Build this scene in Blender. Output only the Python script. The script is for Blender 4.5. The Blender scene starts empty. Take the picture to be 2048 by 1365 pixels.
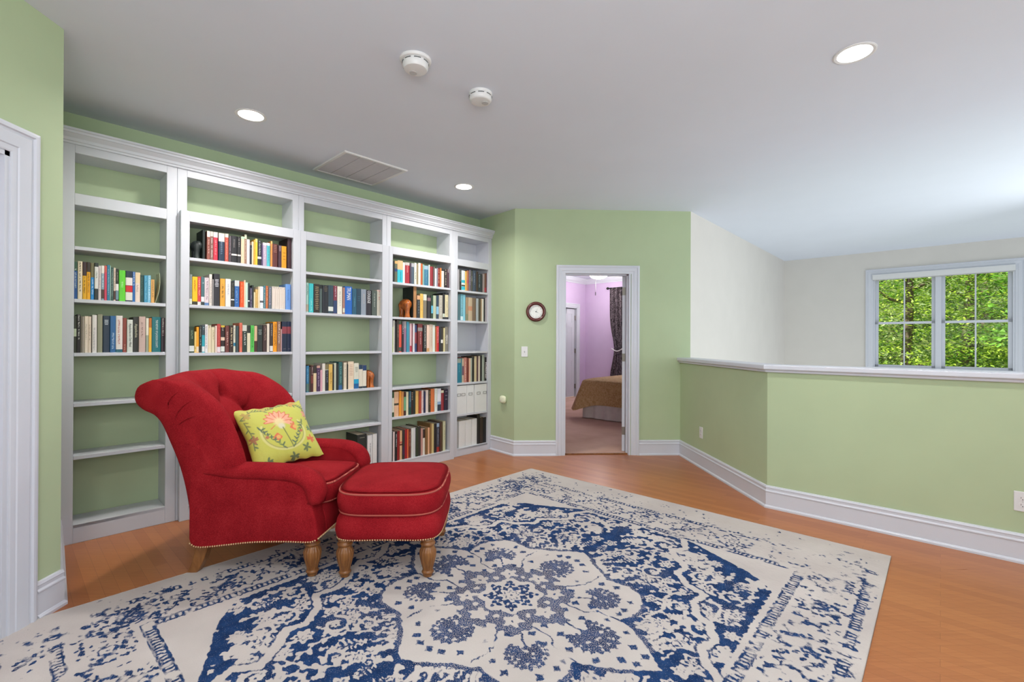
# Reading loft with built-in bookcase, red tufted armchair and ottoman, blue rug, half wall and bedroom doorway.
import bpy, bmesh, math, random
import numpy as np
from mathutils import Vector, Matrix

random.seed(7)
SC = bpy.context.scene
COL = SC.collection
PI = math.pi

# ------------------------------------------------------------------ helpers
def lin(c):
    return c / 12.92 if c <= 0.04045 else ((c + 0.055) / 1.055) ** 2.4

def hexc(h, k=1.0):
    return tuple(min(1.0, lin(int(h[i:i + 2], 16) / 255) * k) for i in (0, 2, 4)) + (1.0,)

class Mat:
    """small wrapper for node materials"""
    def __init__(self, name):
        self.m = bpy.data.materials.new(name)
        self.m.use_nodes = True
        self.nt = self.m.node_tree
        self.b = self.nt.nodes['Principled BSDF']
        self.out = self.nt.nodes['Material Output']
    def n(self, t, **kw):
        nd = self.nt.nodes.new(t)
        for k, v in kw.items():
            setattr(nd, k, v)
        return nd
    def l(self, a, b):
        self.nt.links.new(a, b)
    def coords(self, scale=(1, 1, 1), rot=(0, 0, 0), kind='Object'):
        tc = self.n('ShaderNodeTexCoord')
        mp = self.n('ShaderNodeMapping')
        mp.inputs['Scale'].default_value = scale
        mp.inputs['Rotation'].default_value = rot
        self.l(tc.outputs[kind], mp.inputs['Vector'])
        return mp.outputs['Vector']
    def noise(self, vec, scale, detail=3, rough=0.55, dist=0.0):
        nz = self.n('ShaderNodeTexNoise')
        nz.inputs['Scale'].default_value = scale
        nz.inputs['Detail'].default_value = detail
        nz.inputs['Roughness'].default_value = rough
        nz.inputs['Distortion'].default_value = dist
        if vec is not None:
            self.l(vec, nz.inputs['Vector'])
        return nz.outputs['Fac']
    def ramp(self, fac, stops):
        r = self.n('ShaderNodeValToRGB')
        e = r.color_ramp.elements
        while len(e) < len(stops):
            e.new(0.5)
        for i, (p, c) in enumerate(stops):
            e[i].position = p
            e[i].color = c
        self.l(fac, r.inputs['Fac'])
        return r.outputs['Color']
    def math(self, op, a, b=None, c=None, clamp=False):
        m = self.n('ShaderNodeMath', operation=op, use_clamp=clamp)
        for i, v in enumerate((a, b, c)):
            if v is None: continue
            if isinstance(v, (int, float)): m.inputs[i].default_value = v
            else: self.l(v, m.inputs[i])
        return m.outputs[0]
    def mix(self, fac, a, b, mode='MIX'):
        m = self.n('ShaderNodeMix', data_type='RGBA', blend_type=mode)
        for s, v in ((m.inputs['Factor'], fac), (m.inputs[6], a), (m.inputs[7], b)):
            if isinstance(v, (int, float)): s.default_value = v
            elif isinstance(v, tuple): s.default_value = v
            else: self.l(v, s)
        return m.outputs[2]
    def bump(self, h, strength=0.2, dist=0.002):
        b = self.n('ShaderNodeBump')
        b.inputs['Strength'].default_value = strength
        b.inputs['Distance'].default_value = dist
        self.l(h, b.inputs['Height'])
        self.l(b.outputs['Normal'], self.b.inputs['Normal'])
    def base(self, c):
        if isinstance(c, tuple): self.b.inputs['Base Color'].default_value = c
        else: self.l(c, self.b.inputs['Base Color'])
    def rough(self, r):
        if isinstance(r, (int, float)): self.b.inputs['Roughness'].default_value = r
        else: self.l(r, self.b.inputs['Roughness'])

def paint_mat(name, col, rough=0.6, var=0.04, scale=9, bump=0.08, bscale=220):
    m = Mat(name)
    v = m.coords()
    f = m.noise(v, scale, 3)
    lo = tuple(c * (1 - var) for c in col[:3]) + (1,)
    hi = tuple(min(1, c * (1 + var)) for c in col[:3]) + (1,)
    m.base(m.ramp(f, [(0.3, lo), (0.7, hi)]))
    m.rough(rough)
    if bump: m.bump(m.noise(v, bscale, 2), bump, 0.001)
    return m.m

M = {}
M['wall_green'] = paint_mat('green_wall_paint', hexc('b0c09b'), 0.75, 0.025, 3, 0.1, 260)
M['wall_beige'] = paint_mat('beige_wall_paint', hexc('d8d4ce'), 0.75, 0.02, 3, 0.08, 260)
M['wall_lavender'] = paint_mat('lavender_wall_paint', hexc('cbb4d4'), 0.75, 0.025, 3, 0.08, 260)
M['ceiling'] = paint_mat('ceiling_paint', hexc('d8dee9'), 0.85, 0.012, 2, 0.06, 300)
M['trim'] = paint_mat('white_trim_paint', hexc('cfd2db'), 0.38, 0.012, 6, 0.03, 120)
M['shelf_white'] = paint_mat('white_shelf_paint', hexc('c8cad1'), 0.42, 0.012, 6, 0.03, 120)
M['plastic'] = paint_mat('white_plastic', hexc('dcdcdc'), 0.35, 0.01, 20, 0.0)
M['dark_slot'] = paint_mat('dark_slot', hexc('3a3a3a'), 0.7, 0.05, 30, 0.0)
M['grey_plastic'] = paint_mat('grey_plastic', hexc('b9b9b9'), 0.5, 0.03, 30, 0.0)
M['hinge'] = paint_mat('brushed_nickel', hexc('8f8a84'), 0.35, 0.06, 60, 0.05)
M['hinge'].node_tree.nodes['Principled BSDF'].inputs['Metallic'].default_value = 0.8
M['louver'] = paint_mat('grey_louver_paint', hexc('b4b4b8'), 0.6, 0.03, 30, 0.0)
M['near_black'] = paint_mat('black_and_painted_shade', hexc('1c1a19'), 0.9, 0.1, 20, 0.0)  # black fittings, and the shade painted behind the closet door
M['pages'] = paint_mat('book_paper', hexc('d8cdb4'), 0.9, 0.06, 60, 0.0)

def book_mat():
    m = Mat('book_cover_cloth')
    at = m.n('ShaderNodeAttribute', attribute_name='Col')
    v = m.coords()
    f = m.noise(v, 70, 3)
    m.base(m.mix(m.math('MULTIPLY', f, 0.14), at.outputs['Color'], (0.02, 0.02, 0.02, 1)))
    m.rough(0.48)
    return m.m
M['book'] = book_mat()

def floor_mat():
    m = Mat('oak_strip_floor')
    v = m.coords(rot=(0, 0, PI / 4))          # planks run along the B direction
    br = m.n('ShaderNodeTexBrick')
    br.offset = 0.37; br.offset_frequency = 2; br.squash = 1.0
    br.inputs['Scale'].default_value = 1.0
    br.inputs['Brick Width'].default_value = 0.95
    br.inputs['Row Height'].default_value = 0.0572
    br.inputs['Mortar Size'].default_value = 0.0007
    br.inputs['Mortar Smooth'].default_value = 0.3
    br.inputs['Bias'].default_value = 0.0
    br.inputs['Color1'].default_value = hexc('a5663e')
    br.inputs['Color2'].default_value = hexc('b97a4c')
    br.inputs['Mortar'].default_value = hexc('7d4a2c')
    m.l(v, br.inputs['Vector'])
    vs = m.coords(scale=(3, 60, 1), rot=(0, 0, PI / 4))
    g = m.noise(vs, 1.6, 5, 0.62, 0.6)
    grain = m.ramp(g, [(0.3, hexc('b87c52')), (0.72, hexc('ffffff'))])
    c = m.mix(0.42, br.outputs['Color'], grain, 'MULTIPLY')
    big = m.noise(m.coords(scale=(0.8, 3.5, 1), rot=(0, 0, PI / 4)), 2.0, 2)
    c = m.mix(m.math('MULTIPLY', big, 0.35), c, hexc('c07a48'))
    m.base(c)
    m.rough(m.math('MULTIPLY_ADD', g, 0.12, 0.24))
    m.bump(br.outputs['Fac'], 0.12, 0.0008)
    m.b.inputs['Specular IOR Level'].default_value = 0.4
    return m.m
M['floor'] = floor_mat()

def carpet_mat():
    m = Mat('bedroom_carpet')
    v = m.coords()
    a = m.noise(v, 160, 3); b = m.noise(v, 2.2, 2)
    c = m.ramp(m.math('MULTIPLY_ADD', b, 0.7, m.math('MULTIPLY', a, 0.3)), [(0.3, hexc('c29a86')), (0.7, hexc('dcb9a6'))])
    m.base(c); m.rough(0.95); m.bump(a, 0.5, 0.004)
    return m.m
M['carpet'] = carpet_mat()

def red_fabric():
    m = Mat('red_upholstery')
    v = m.coords()
    a = m.noise(v, 420, 2, 0.7); b = m.noise(v, 7, 3)
    f = m.math('MULTIPLY_ADD', a, 0.75, m.math('MULTIPLY', b, 0.25))
    m.base(m.ramp(f, [(0.32, hexc('600a12')), (0.52, hexc('961a22')), (0.75, hexc('b8383c'))]))
    m.rough(0.85); m.bump(a, 0.35, 0.0015)
    m.b.inputs['Specular IOR Level'].default_value = 0.08
    return m.m
M['red'] = red_fabric()

def cord_mat():
    m = Mat('twisted_red_cord')
    v = m.coords(rot=(0.4, 0.7, 0.3))
    w = m.n('ShaderNodeTexWave'); w.inputs['Scale'].default_value = 90
    m.l(v, w.inputs['Vector'])
    m.base(m.ramp(w.outputs['Fac'], [(0.2, hexc('8c1c24')), (0.8, hexc('c8705c'))]))
    m.rough(0.8)
    return m.m
M['cord'] = cord_mat()

def wood_mat(name, dark, light, scale=(4, 4, 30), rough=0.35):
    m = Mat(name)
    v = m.coords(scale=scale)
    f = m.noise(v, 3, 4, 0.6, 0.8)
    m.base(m.ramp(f, [(0.3, hexc(dark)), (0.7, hexc(light))]))
    m.rough(rough)
    return m.m
M['leg_wood'] = wood_mat('honey_leg_wood', '6a3e1e', '9a6636', (8, 8, 2))
M['clock_wood'] = wood_mat('mahogany_clock_ring', '3c1512', '6a2a20', (20, 20, 20), 0.25)
M['elephant_wood'] = wood_mat('carved_orange_wood', '7a3a14', 'c8702e', (20, 20, 8))
M['board_dark'] = wood_mat('dark_bookend_board', '141a1a', '26302c', (8, 8, 3), 0.5)
M['board_edge'] = wood_mat('tan_bookend_edge', '96683e', 'bd8c5c', (8, 8, 3), 0.6)
M['nail'] = paint_mat('antique_brass_nail', hexc('d8b488'), 0.35, 0.1, 90, 0.0)
M['nail'].node_tree.nodes['Principled BSDF'].inputs['Metallic'].default_value = 0.3

def emit_mat(name, col, strength):
    m = Mat(name)
    m.b.inputs['Emission Color'].default_value = col
    m.b.inputs['Emission Strength'].default_value = strength
    m.base((0.9, 0.9, 0.9, 1))
    v = m.coords(); f = m.noise(v, 5, 2)
    m.rough(m.math('MULTIPLY_ADD', f, 0.1, 0.4))
    return m.m
M['lamp_face'] = emit_mat('lit_lamp_face', (1, 0.98, 0.95, 1), 9.0)
M['dome_glass'] = emit_mat('lit_dome_glass', (1, 0.97, 0.92, 1), 5.0)

def glass_mat():
    m = Mat('window_glass')
    nt = m.nt
    tr = m.n('ShaderNodeBsdfTransparent'); gl = m.n('ShaderNodeBsdfGlossy')
    gl.inputs['Roughness'].default_value = 0.02
    lw = m.n('ShaderNodeLayerWeight'); lw.inputs['Blend'].default_value = 0.25
    mx = m.n('ShaderNodeMixShader')
    m.l(m.math('MULTIPLY', lw.outputs['Fresnel'], 0.12), mx.inputs[0])
    m.l(tr.outputs[0], mx.inputs[1]); m.l(gl.outputs[0], mx.inputs[2])
    m.l(mx.outputs[0], m.out.inputs['Surface'])
    return m.m
M['glass'] = glass_mat()

def leaf_mat(name, dark, light):
    m = Mat(name)
    at = m.n('ShaderNodeAttribute', attribute_name='Col')
    f = m.noise(m.coords(), 1.7, 2)
    c = m.ramp(m.math('MULTIPLY_ADD', at.outputs['Fac'], 0.8, m.math('MULTIPLY', f, 0.2)),
               [(0.0, hexc(dark)), (1.0, hexc(light))])
    m.base(c); m.rough(0.55)
    tl = m.n('ShaderNodeBsdfTranslucent')
    m.l(c, tl.inputs['Color'])
    mx = m.n('ShaderNodeMixShader'); mx.inputs[0].default_value = 0.45
    m.l(m.b.outputs[0], mx.inputs[1]); m.l(tl.outputs[0], mx.inputs[2])
    m.l(mx.outputs[0], m.out.inputs['Surface'])
    return m.m
M['bark'] = wood_mat('tree_bark', '4a4034', '7a6c58', (6, 6, 1), 0.9)

# ------------------------------------------------------------------ object helpers
def tag(o, label=None, cat=None, group=None, kind=None):
    if label: o['label'] = label
    if cat: o['category'] = cat
    if group: o['group'] = group
    if kind: o['kind'] = kind
    return o

def empty(name, loc=(0, 0, 0), rz=0.0, label=None, cat=None, group=None, kind=None, parent=None):
    o = bpy.data.objects.new(name, None)
    o.empty_display_size = 0.05
    COL.objects.link(o)
    o.location = loc; o.rotation_euler = (0, 0, rz)
    if parent: o.parent = parent
    return tag(o, label, cat, group, kind)

class MB:
    """mesh builder: collects verts, faces, material slots and face colours"""
    def __init__(self):
        self.v = []; self.f = []; self.mi = []; self.fc = []
    def add(self, vs, fs, mi=0, col=None):
        o = len(self.v)
        self.v.extend([tuple(p) for p in vs])
        for f in fs:
            self.f.append(tuple(i + o for i in f)); self.mi.append(mi); self.fc.append(col)
        return self
    def box(self, x0, x1, y0, y1, z0, z1, mi=0, col=None):
        vs = [(x, y, z) for z in (z0, z1) for y in (y0, y1) for x in (x0, x1)]
        return self.add(vs, [(0, 2, 3, 1), (4, 5, 7, 6), (0, 1, 5, 4), (2, 6, 7, 3), (0, 4, 6, 2), (1, 3, 7, 5)], mi, col)
    def quad(self, a, b, c, d, mi=0, col=None):
        return self.add([a, b, c, d], [(0, 1, 2, 3)], mi, col)
    def prism(self, poly, to3, n0, n1, mi=0):
        """poly 2D outline extruded between n0 and n1; to3(x, y, n) -> point"""
        k = len(poly)
        vs = [to3(x, y, n0) for x, y in poly] + [to3(x, y, n1) for x, y in poly]
        fs = [tuple(range(k))[::-1], tuple(range(k, 2 * k))]
        fs += [(i, (i + 1) % k, k + (i + 1) % k, k + i) for i in range(k)]
        return self.add(vs, fs, mi)
    def lathe(self, prof, seg=32, center=(0, 0, 0), axis='z', mi=0, flute=None):
        """prof: list of (r, h)"""
        vs = []; fs = []
        for (r, h) in prof:
            for i in range(seg):
                a = 2 * PI * i / seg
                rr = r * (1 + (flute(a, h) if flute else 0))
                x, y, z = rr * math.cos(a), rr * math.sin(a), h
                if axis == 'y': x, y, z = x, h, y
                if axis == 'x': x, y, z = h, x, y
                vs.append((x + center[0], y + center[1], z + center[2]))
        n = len(prof)
        for j in range(n - 1):
            for i in range(seg):
                a, b = j * seg + i, j * seg + (i + 1) % seg
                fs.append((a, b, b + seg, a + seg))
        fs.append(tuple(range(seg))[::-1]); fs.append(tuple(range((n - 1) * seg, n * seg)))
        return self.add(vs, fs, mi)
    def tube(self, pts, r, seg=8, closed=False, mi=0, cap=True):
        P = [Vector(p) for p in pts]; n = len(P)
        rr = r if isinstance(r, (list, tuple)) else [r] * n
        vs = []; fs = []
        up = Vector((0, 0, 1))
        for i in range(n):
            if closed: t = P[(i + 1) % n] - P[i - 1]
            else: t = P[min(i + 1, n - 1)] - P[max(i - 1, 0)]
            t.normalize()
            u = up if abs(t.dot(up)) < 0.95 else Vector((1, 0, 0))
            a = t.cross(u).normalized(); b = a.cross(t).normalized()
            for k in range(seg):
                an = 2 * PI * k / seg
                vs.append(P[i] + a * math.cos(an) * rr[i] + b * math.sin(an) * rr[i])
        m = n if closed else n - 1
        for i in range(m):
            for k in range(seg):
                a, b = i * seg + k, i * seg + (k + 1) % seg
                c, d = ((i + 1) % n) * seg + k, ((i + 1) % n) * seg + (k + 1) % seg
                fs.append((a, b, d, c))
        if not closed and cap:
            fs.append(tuple(range(seg))[::-1]); fs.append(tuple(range((n - 1) * seg, n * seg)))
        return self.add(vs, fs, mi)
    def grid(self, fn, nu, nv, mi=0, closed_u=False):
        vs = [fn(i / (nu - (0 if closed_u else 1)), j / (nv - 1)) for j in range(nv) for i in range(nu)]
        fs = []
        for j in range(nv - 1):
            for i in range(nu if closed_u else nu - 1):
                a, b = j * nu + i, j * nu + (i + 1) % nu
                fs.append((a, b, b + nu, a + nu))
        return self.add(vs, fs, mi)
    def build(self, name, mats, parent=None, smooth=False, loc=None, fix=True):
        me = bpy.data.meshes.new(name)
        me.from_pydata(self.v, [], self.f)
        mats = mats if isinstance(mats, (list, tuple)) else [mats]
        for mt in mats: me.materials.append(mt)
        me.polygons.foreach_set('material_index', self.mi)
        if any(c is not None for c in self.fc):
            at = me.color_attributes.new('Col', 'FLOAT_COLOR', 'CORNER')
            arr = []
            for p, c in zip(me.polygons, self.fc):
                arr.extend((c or (0.5, 0.5, 0.5, 1)) * p.loop_total)
            at.data.foreach_set('color', arr)
        me.update()
        if fix:
            bm = bmesh.new(); bm.from_mesh(me)
            bmesh.ops.recalc_face_normals(bm, faces=bm.faces)
            bm.to_mesh(me); bm.free()
        if smooth:
            me.polygons.foreach_set('use_smooth', [True] * len(me.polygons))
        o = bpy.data.objects.new(name, me)
        COL.objects.link(o)
        if parent: o.parent = parent
        if loc: o.location = loc
        return o

def bevel(o, w=0.003, seg=2, angle=0.6):
    b = o.modifiers.new('bevel', 'BEVEL')
    b.width = w; b.segments = seg; b.limit_method = 'ANGLE'; b.angle_limit = angle
    return o

def subsurf(o, lv=2):
    s = o.modifiers.new('sub', 'SUBSURF'); s.levels = lv; s.render_levels = lv
    return o

def auto_smooth(o, ang=0.6):
    me = o.data
    me.polygons.foreach_set('use_smooth', [True] * len(me.polygons))
    bm = bmesh.new(); bm.from_mesh(me)
    for e in bm.edges:
        if len(e.link_faces) == 2 and e.calc_face_angle(0) > ang: e.smooth = False
    bm.to_mesh(me); bm.free()
    return o

def dup(root, loc=None, rz=None, label=None, group=None):
    r = root.copy(); COL.objects.link(r)
    if loc is not None: r.location = loc
    if rz is not None: r.rotation_euler = (0, 0, rz)
    if label: r['label'] = label
    if group: r['group'] = group
    for ch in list(root.children):
        c = ch.copy(); COL.objects.link(c); c.parent = r
        for g in ch.children:
            d = g.copy(); COL.objects.link(d); d.parent = c
    return r

def sweep(path, prof, to3, closed=False, mb=None, mi=0):
    """sweep profile [(offset to the left of travel, height)] along a 2D path with mitred corners"""
    mb = mb or MB()
    n = len(path); k = len(prof)
    vs = []
    for i, (x, y) in enumerate(path):
        def d(a, b):
            dx, dy = path[b][0] - path[a][0], path[b][1] - path[a][1]
            L = math.hypot(dx, dy); return dx / L, dy / L
        if closed:
            d0 = d((i - 1) % n, i); d1 = d(i, (i + 1) % n)
        else:
            d0 = d(i - 1, i) if i > 0 else d(0, 1)
            d1 = d(i, i + 1) if i < n - 1 else d(n - 2, n - 1)
        n0 = (-d0[1], d0[0]); n1 = (-d1[1], d1[0])
        mx, my = n0[0] + n1[0], n0[1] + n1[1]
        L = math.hypot(mx, my); mx /= L; my /= L
        s = 1.0 / max(0.25, mx * n0[0] + my * n0[1])
        for (o, h) in prof:
            vs.append(to3(x + mx * o * s, y + my * o * s, h))
    fs = []
    for i in range(n if closed else n - 1):
        for j in range(k):
            a = i * k + j; b = i * k + (j + 1) % k
            c = ((i + 1) % n) * k + j; e = ((i + 1) % n) * k + (j + 1) % k
            fs.append((a, b, e, c))
    if not closed:
        fs.append(tuple(range(k))); fs.append(tuple(range((n - 1) * k, n * k))[::-1])
    return mb.add(vs, fs, mi)

# room directions: the door wall runs along X, the half wall along B, bookcase roughly along A
S2 = 2 ** -0.5
A = Vector((S2, S2, 0)); B = Vector((S2, -S2, 0))
TH = math.radians(44.1)                       # bookcase wall heading
Ab = Vector((math.cos(TH), math.sin(TH), 0)); Bb = Vector((math.sin(TH), -math.cos(TH), 0))
def ab(a, b, z=0.0):
    return A * a + B * b + Vector((0, 0, z))
def bk(u, c, z=0.0):
    """bookcase frame: u along the wall, c signed distance (negative is deeper)"""
    return Ab * u + Bb * c + Vector((0, 0, z))
ZC = 2.72                                     # ceiling height
# ------------------------------------------------------------------ room shell
def wall(name, p0, p1, back, mat, z0=0.0, z1=ZC, thick=0.1, openings=()):
    """wall face from p0 to p1 (XY); thickness grows along the unit vector back; openings (s0, s1, za, zb)"""
    p0 = Vector((p0[0], p0[1], 0)); p1 = Vector((p1[0], p1[1], 0)); back = Vector((back[0], back[1], 0)).normalized()
    L = (p1 - p0).length; d = (p1 - p0) / L
    mb = MB()
    def piece(s0, s1, a, b):
        if s1 - s0 < 1e-4 or b - a < 1e-4: return
        vs = []
        for z in (a, b):
            for k in (0, thick):
                for s in (s0, s1):
                    q = p0 + d * s + back * k; vs.append((q.x, q.y, z))
        mb.add(vs, [(0, 2, 3, 1), (4, 5, 7, 6), (0, 1, 5, 4), (2, 6, 7, 3), (0, 4, 6, 2), (1, 3, 7, 5)])
    cur = 0.0
    for (s0, s1, a, b) in sorted(openings):
        piece(cur, s0, z0, z1); piece(s0, s1, z0, a); piece(s0, s1, b, z1); cur = s1
    piece(cur, L, z0, z1)
    return tag(mb.build(name, mat), kind='structure')

DW = 5.13                                     # door wall face (Y)
XL = -2.03                                    # left wall face (X)
CXL = 0.245                                   # corner of door wall and short corner wall
XH = 2.10; AH = 3.945                         # half walls
CORN = Vector((XH, AH / S2 - XH, 0))          # half wall corner
BW = -4.15                                    # wall behind the bookcase
U0, U1 = 0.172, 3.785                         # bookcase extent

def slab(name, poly, z0, z1, mat):
    mb = MB(); mb.prism(poly, lambda x, y, n: (x, y, n), z0, z1)
    return tag(mb.build(name, mat), kind='structure')

P = lambda v: (v.x, v.y)
hwend = ab(AH + .06, 3.0)
slab('floor', [(-2.75, -1.6), (3.2, -1.6), P(hwend), P(ab(AH + .06, CORN.dot(B) + .02)), (XH + .06, CORN.y + .1), (XH + .06, DW + .06),
               (.2, DW + .06), P(bk(U1 + .1, BW - .04)), P(bk(0, BW - .04)), (-2.75, 2.3)], -.12, 0, M['floor'])
slab('ceiling', [(-2.85, -1.6), (4.8, -1.6), P(ab(9.5, 3.3)), P(ab(9.5, -2.1)), (2.26, DW + .05), (.2, DW + .05), P(bk(U1 + .15, BW - .05)), P(bk(-.2, BW - .05))],
     ZC, ZC + .1, M['ceiling'])

wall('wall_bookcase', P(bk(-.1, BW)), P(bk(U1 + .12, BW)), -Bb, M['wall_green'], thick=.08)
rc = Vector((XL, 2.294, 0))                   # outer corner on the left
ret_end = bk(U0 - .006, BW)
wall('wall_left_return', P(rc), P(ret_end), (-S2, -S2), M['wall_green'], thick=.1)
wall('wall_left', (XL, -1.5), (XL, rc.y), (-1, 0), M['wall_green'], thick=.14, openings=[(2.62, 3.545, 0, 2.04)])
cw = Vector((CXL, DW, 0)); cd = (bk(U1, -3.92) - cw).normalized()
cend = cw + cd * ((bk(U1, -3.92) - cw).length + .30)
wall('wall_corner', P(cw), P(cend), (cd.y, -cd.x), M['wall_green'], thick=.1)
DX0, DX1 = .79, 1.534                         # bedroom doorway
wall('wall_door', (CXL, DW), (2.213, DW), (0, 1), M['wall_green'], thick=.12, openings=[(DX0 - CXL, DX1 - CXL, 0, 2.032)])
wall('wall_half_side', (XH, DW), (XH, CORN.y), (1, 0), M['wall_green'], z1=1.035, thick=.114)
wall('wall_half_front', P(CORN), P(ab(AH, 3.0)), P(A), M['wall_green'], z1=1.035, thick=.114)
bs = Vector((2.213, DW, 0))
wall('wall_beige', P(bs), P(ab(9.44, bs.dot(B))), P(-B), M['wall_beige'], z0=-2.6, thick=.1)
WB0, WB1, WZ0, WZ1 = -.80, .752, .86, 2.352   # window opening in B and z
wb = bs.dot(B)
wall('wall_window', P(ab(9.44, wb - .1)), P(ab(9.44, 3.3)), P(A), M['wall_beige'], z0=-2.6, thick=.16,
     openings=[(WB0 - wb + .1, WB1 - wb + .1, WZ0, WZ1)])

# bedroom beyond the doorway
slab('floor_bedroom', [(.2, DW + .06), (2.16, DW + .06), P(ab(9.3, wb - .1)), P(ab(9.3, -6.25)), P(ab(5.0, -6.25)), P(bk(3.9, -4.35))], -.12, .008, M['carpet'])
slab('ceiling_bedroom', [(.2, DW + .05), (2.26, DW + .05), P(ab(9.35, wb - .03)), P(ab(9.35, -6.25)), P(ab(4.6, -6.3)), P(bk(2.6, -4.205)), P(bk(3.7, -4.205))], ZC + .003, ZC + .1, M['ceiling'])
AC, BC = 9.203, -6.126
CA1 = 8.957 - .085; CA0 = CA1 - .76           # closet door opening along A
wall('wall_bedroom_left', P(ab(4.6, BC)), P(ab(AC + .1, BC)), P(-B), M['wall_lavender'], thick=.1, openings=[(CA0 - 4.6, CA1 - 4.6, 0, 2.035)])
wall('wall_bedroom_right', P(ab(AC, BC)), P(ab(AC, wb - .1)), P(A), M['wall_lavender'], thick=.1)
wall('wall_bedroom_hall', P(ab(5.35, wb - .101)), P(ab(AC, wb - .101)), P(-B), M['wall_lavender'], thick=.02)

wall('wall_bedroom_back', P(ab(4.72, BC)), P(cend + cd * .06), (1, .6), M['wall_lavender'], thick=.08)

# ---- half wall cap: stepped nosing along both half walls
capprof = [(-.012, 1.03), (.02, 1.03), (.024, 1.046), (.036, 1.05), (.04, 1.056), (.04, 1.08), (.034, 1.086), (-.15, 1.086), (-.15, 1.056), (-.127, 1.052), (-.127, 1.03), (-.114, 1.03), (-.114, 1.036), (-.012, 1.036)]
to3z = lambda x, y, h: (x, y, h)
capm = sweep([P(ab(AH, 3.0)), P(CORN), (XH, DW - .001)], capprof, to3z)
bevel(tag(capm.build('trim_1', M['trim']), kind='structure'), .002, 1)

# ---- baseboards
bbprof = [(0, 0), (.026, 0), (.026, .012), (.020, .019), (.014, .022), (.014, .118), (.018, .122), (.018, .128), (.012, .136), (.012, .150), (.015, .154), (.010, .166), (0, .168)]
def baseboard(name, path):
    o = sweep(path, bbprof, to3z).build(name, M['trim'])
    return tag(o, kind='structure')
cas = .086
baseboard('baseboard_half', [P(ab(AH, 3.0)), P(CORN), (XH, DW), (DX1 + cas + .012, DW)])
baseboard('baseboard_door', [(DX0 - cas, DW), (CXL, DW), P(bk(U1, -3.915) + Vector((.0, -.0, 0)))])
baseboard('baseboard_left', [P(bk(U0 - .004, -3.93)), P(rc), (XL, 2.168)])

# ---- door casings (profile: offset inward from the outer edge, height off the wall)
def casing(name, path, to3, w=.09, closed=False, parent=None, mat=None):
    prof = [(0, 0), (0, .017), (.010, .019), (.020, .019), (.024, .013), (.032, .0125), (.036, .015), (w - .03, .013), (w - .026, .010), (w - .006, .009), (w, .007), (w, 0)]
    prof = [(-o, h) for o, h in prof]
    return sweep(path, prof, to3, closed=closed).build(name, mat or M['trim'], parent)

d2 = empty('door_2', ((DX0 + DX1) / 2, DW, 0), kind='structure')
def on_door(o):                               # keep world placement under the door empty
    o.parent = d2; o.location = (-(DX0 + DX1) / 2, -DW, 0); return o
on_door(casing('door_casing', [(DX0 - cas, 0), (DX0 - cas, 2.032 + cas - .015), (DX1 + cas + .012, 2.032 + cas - .015), (DX1 + cas + .012, 0)], lambda x, y, h: (x, DW - h, y)))
jm = MB()
jm.box(DX0 - .001, DX0 + .018, DW - .006, DW + .126, .0, 2.032)
jm.box(DX1 - .018, DX1 + .001, DW - .006, DW + .126, .0, 2.032)
jm.box(DX0, DX1, DW - .006, DW + .126, 2.014, 2.032)
jm.box(DX0 + .018, DX0 + .03, DW + .045, DW + .085, .0, 2.014)
jm.box(DX1 - .03, DX1 - .018, DW + .045, DW + .085, .0, 2.014)
jm.box(DX0, DX1, DW + .045, DW + .085, 2.0, 2.014)
on_door(jm.build('door_jamb', M['trim']))
th = MB(); th.box(DX0, DX1, DW + .035, DW + .06, 0, .014)
on_door(bevel(th.build('threshold', M['leg_wood']), .004, 2))

def door_leaf(w, h, t=.035):
    """six-panel leaf in local coordinates: hinge edge at x=0, leaf towards +x, faces at y=0 and y=t"""
    mb = MB(); mb.box(0, w, .005, t - .005, .012, h)
    st = .11
    for face in (0, 1):
        y0, y1 = (0, .006) if face == 0 else (t - .006, t)
        mb.box(0, st, y0, y1, .012, h); mb.box(w - st, w, y0, y1, .012, h)
        mb.box(w / 2 - .05, w / 2 + .05, y0, y1, .012, h)
        for za, zb in ((.012, .23), (.82, .96), (1.58, 1.69), (h - .115, h)): mb.box(st, w - st, y0, y1, za, zb)
        yi = (.002, .006) if face == 0 else (t - .006, t - .002)
        for xa, xb in ((st, w / 2 - .05), (w / 2 + .05, w - st)):
            for za, zb in ((.23, .82), (.96, 1.58), (1.69, h - .115)):
                mb.box(xa + .03, xb - .03, yi[0], yi[1], za + .03, zb - .03)
    return mb
HX, HY = DX1 - .020, DW + .130
leaf = door_leaf(.70, 2.01).build('door_leaf', M['trim'])
bevel(leaf, .002, 1)
leaf.parent = d2; leaf.location = (HX - (DX0 + DX1) / 2, HY - DW, 0)
leaf.rotation_euler = (0, 0, math.radians(66))
for hz in (.245, 1.08, 1.835):
    hb = MB()
    hb.box(-.003, .0, .001, .034, hz - .045, hz + .045)
    hb.lathe([(.006, hz - .047), (.006, hz + .047)], 10, (.0, -.006, 0))
    ho = hb.build('hinge', M['hinge'], leaf)

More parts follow.
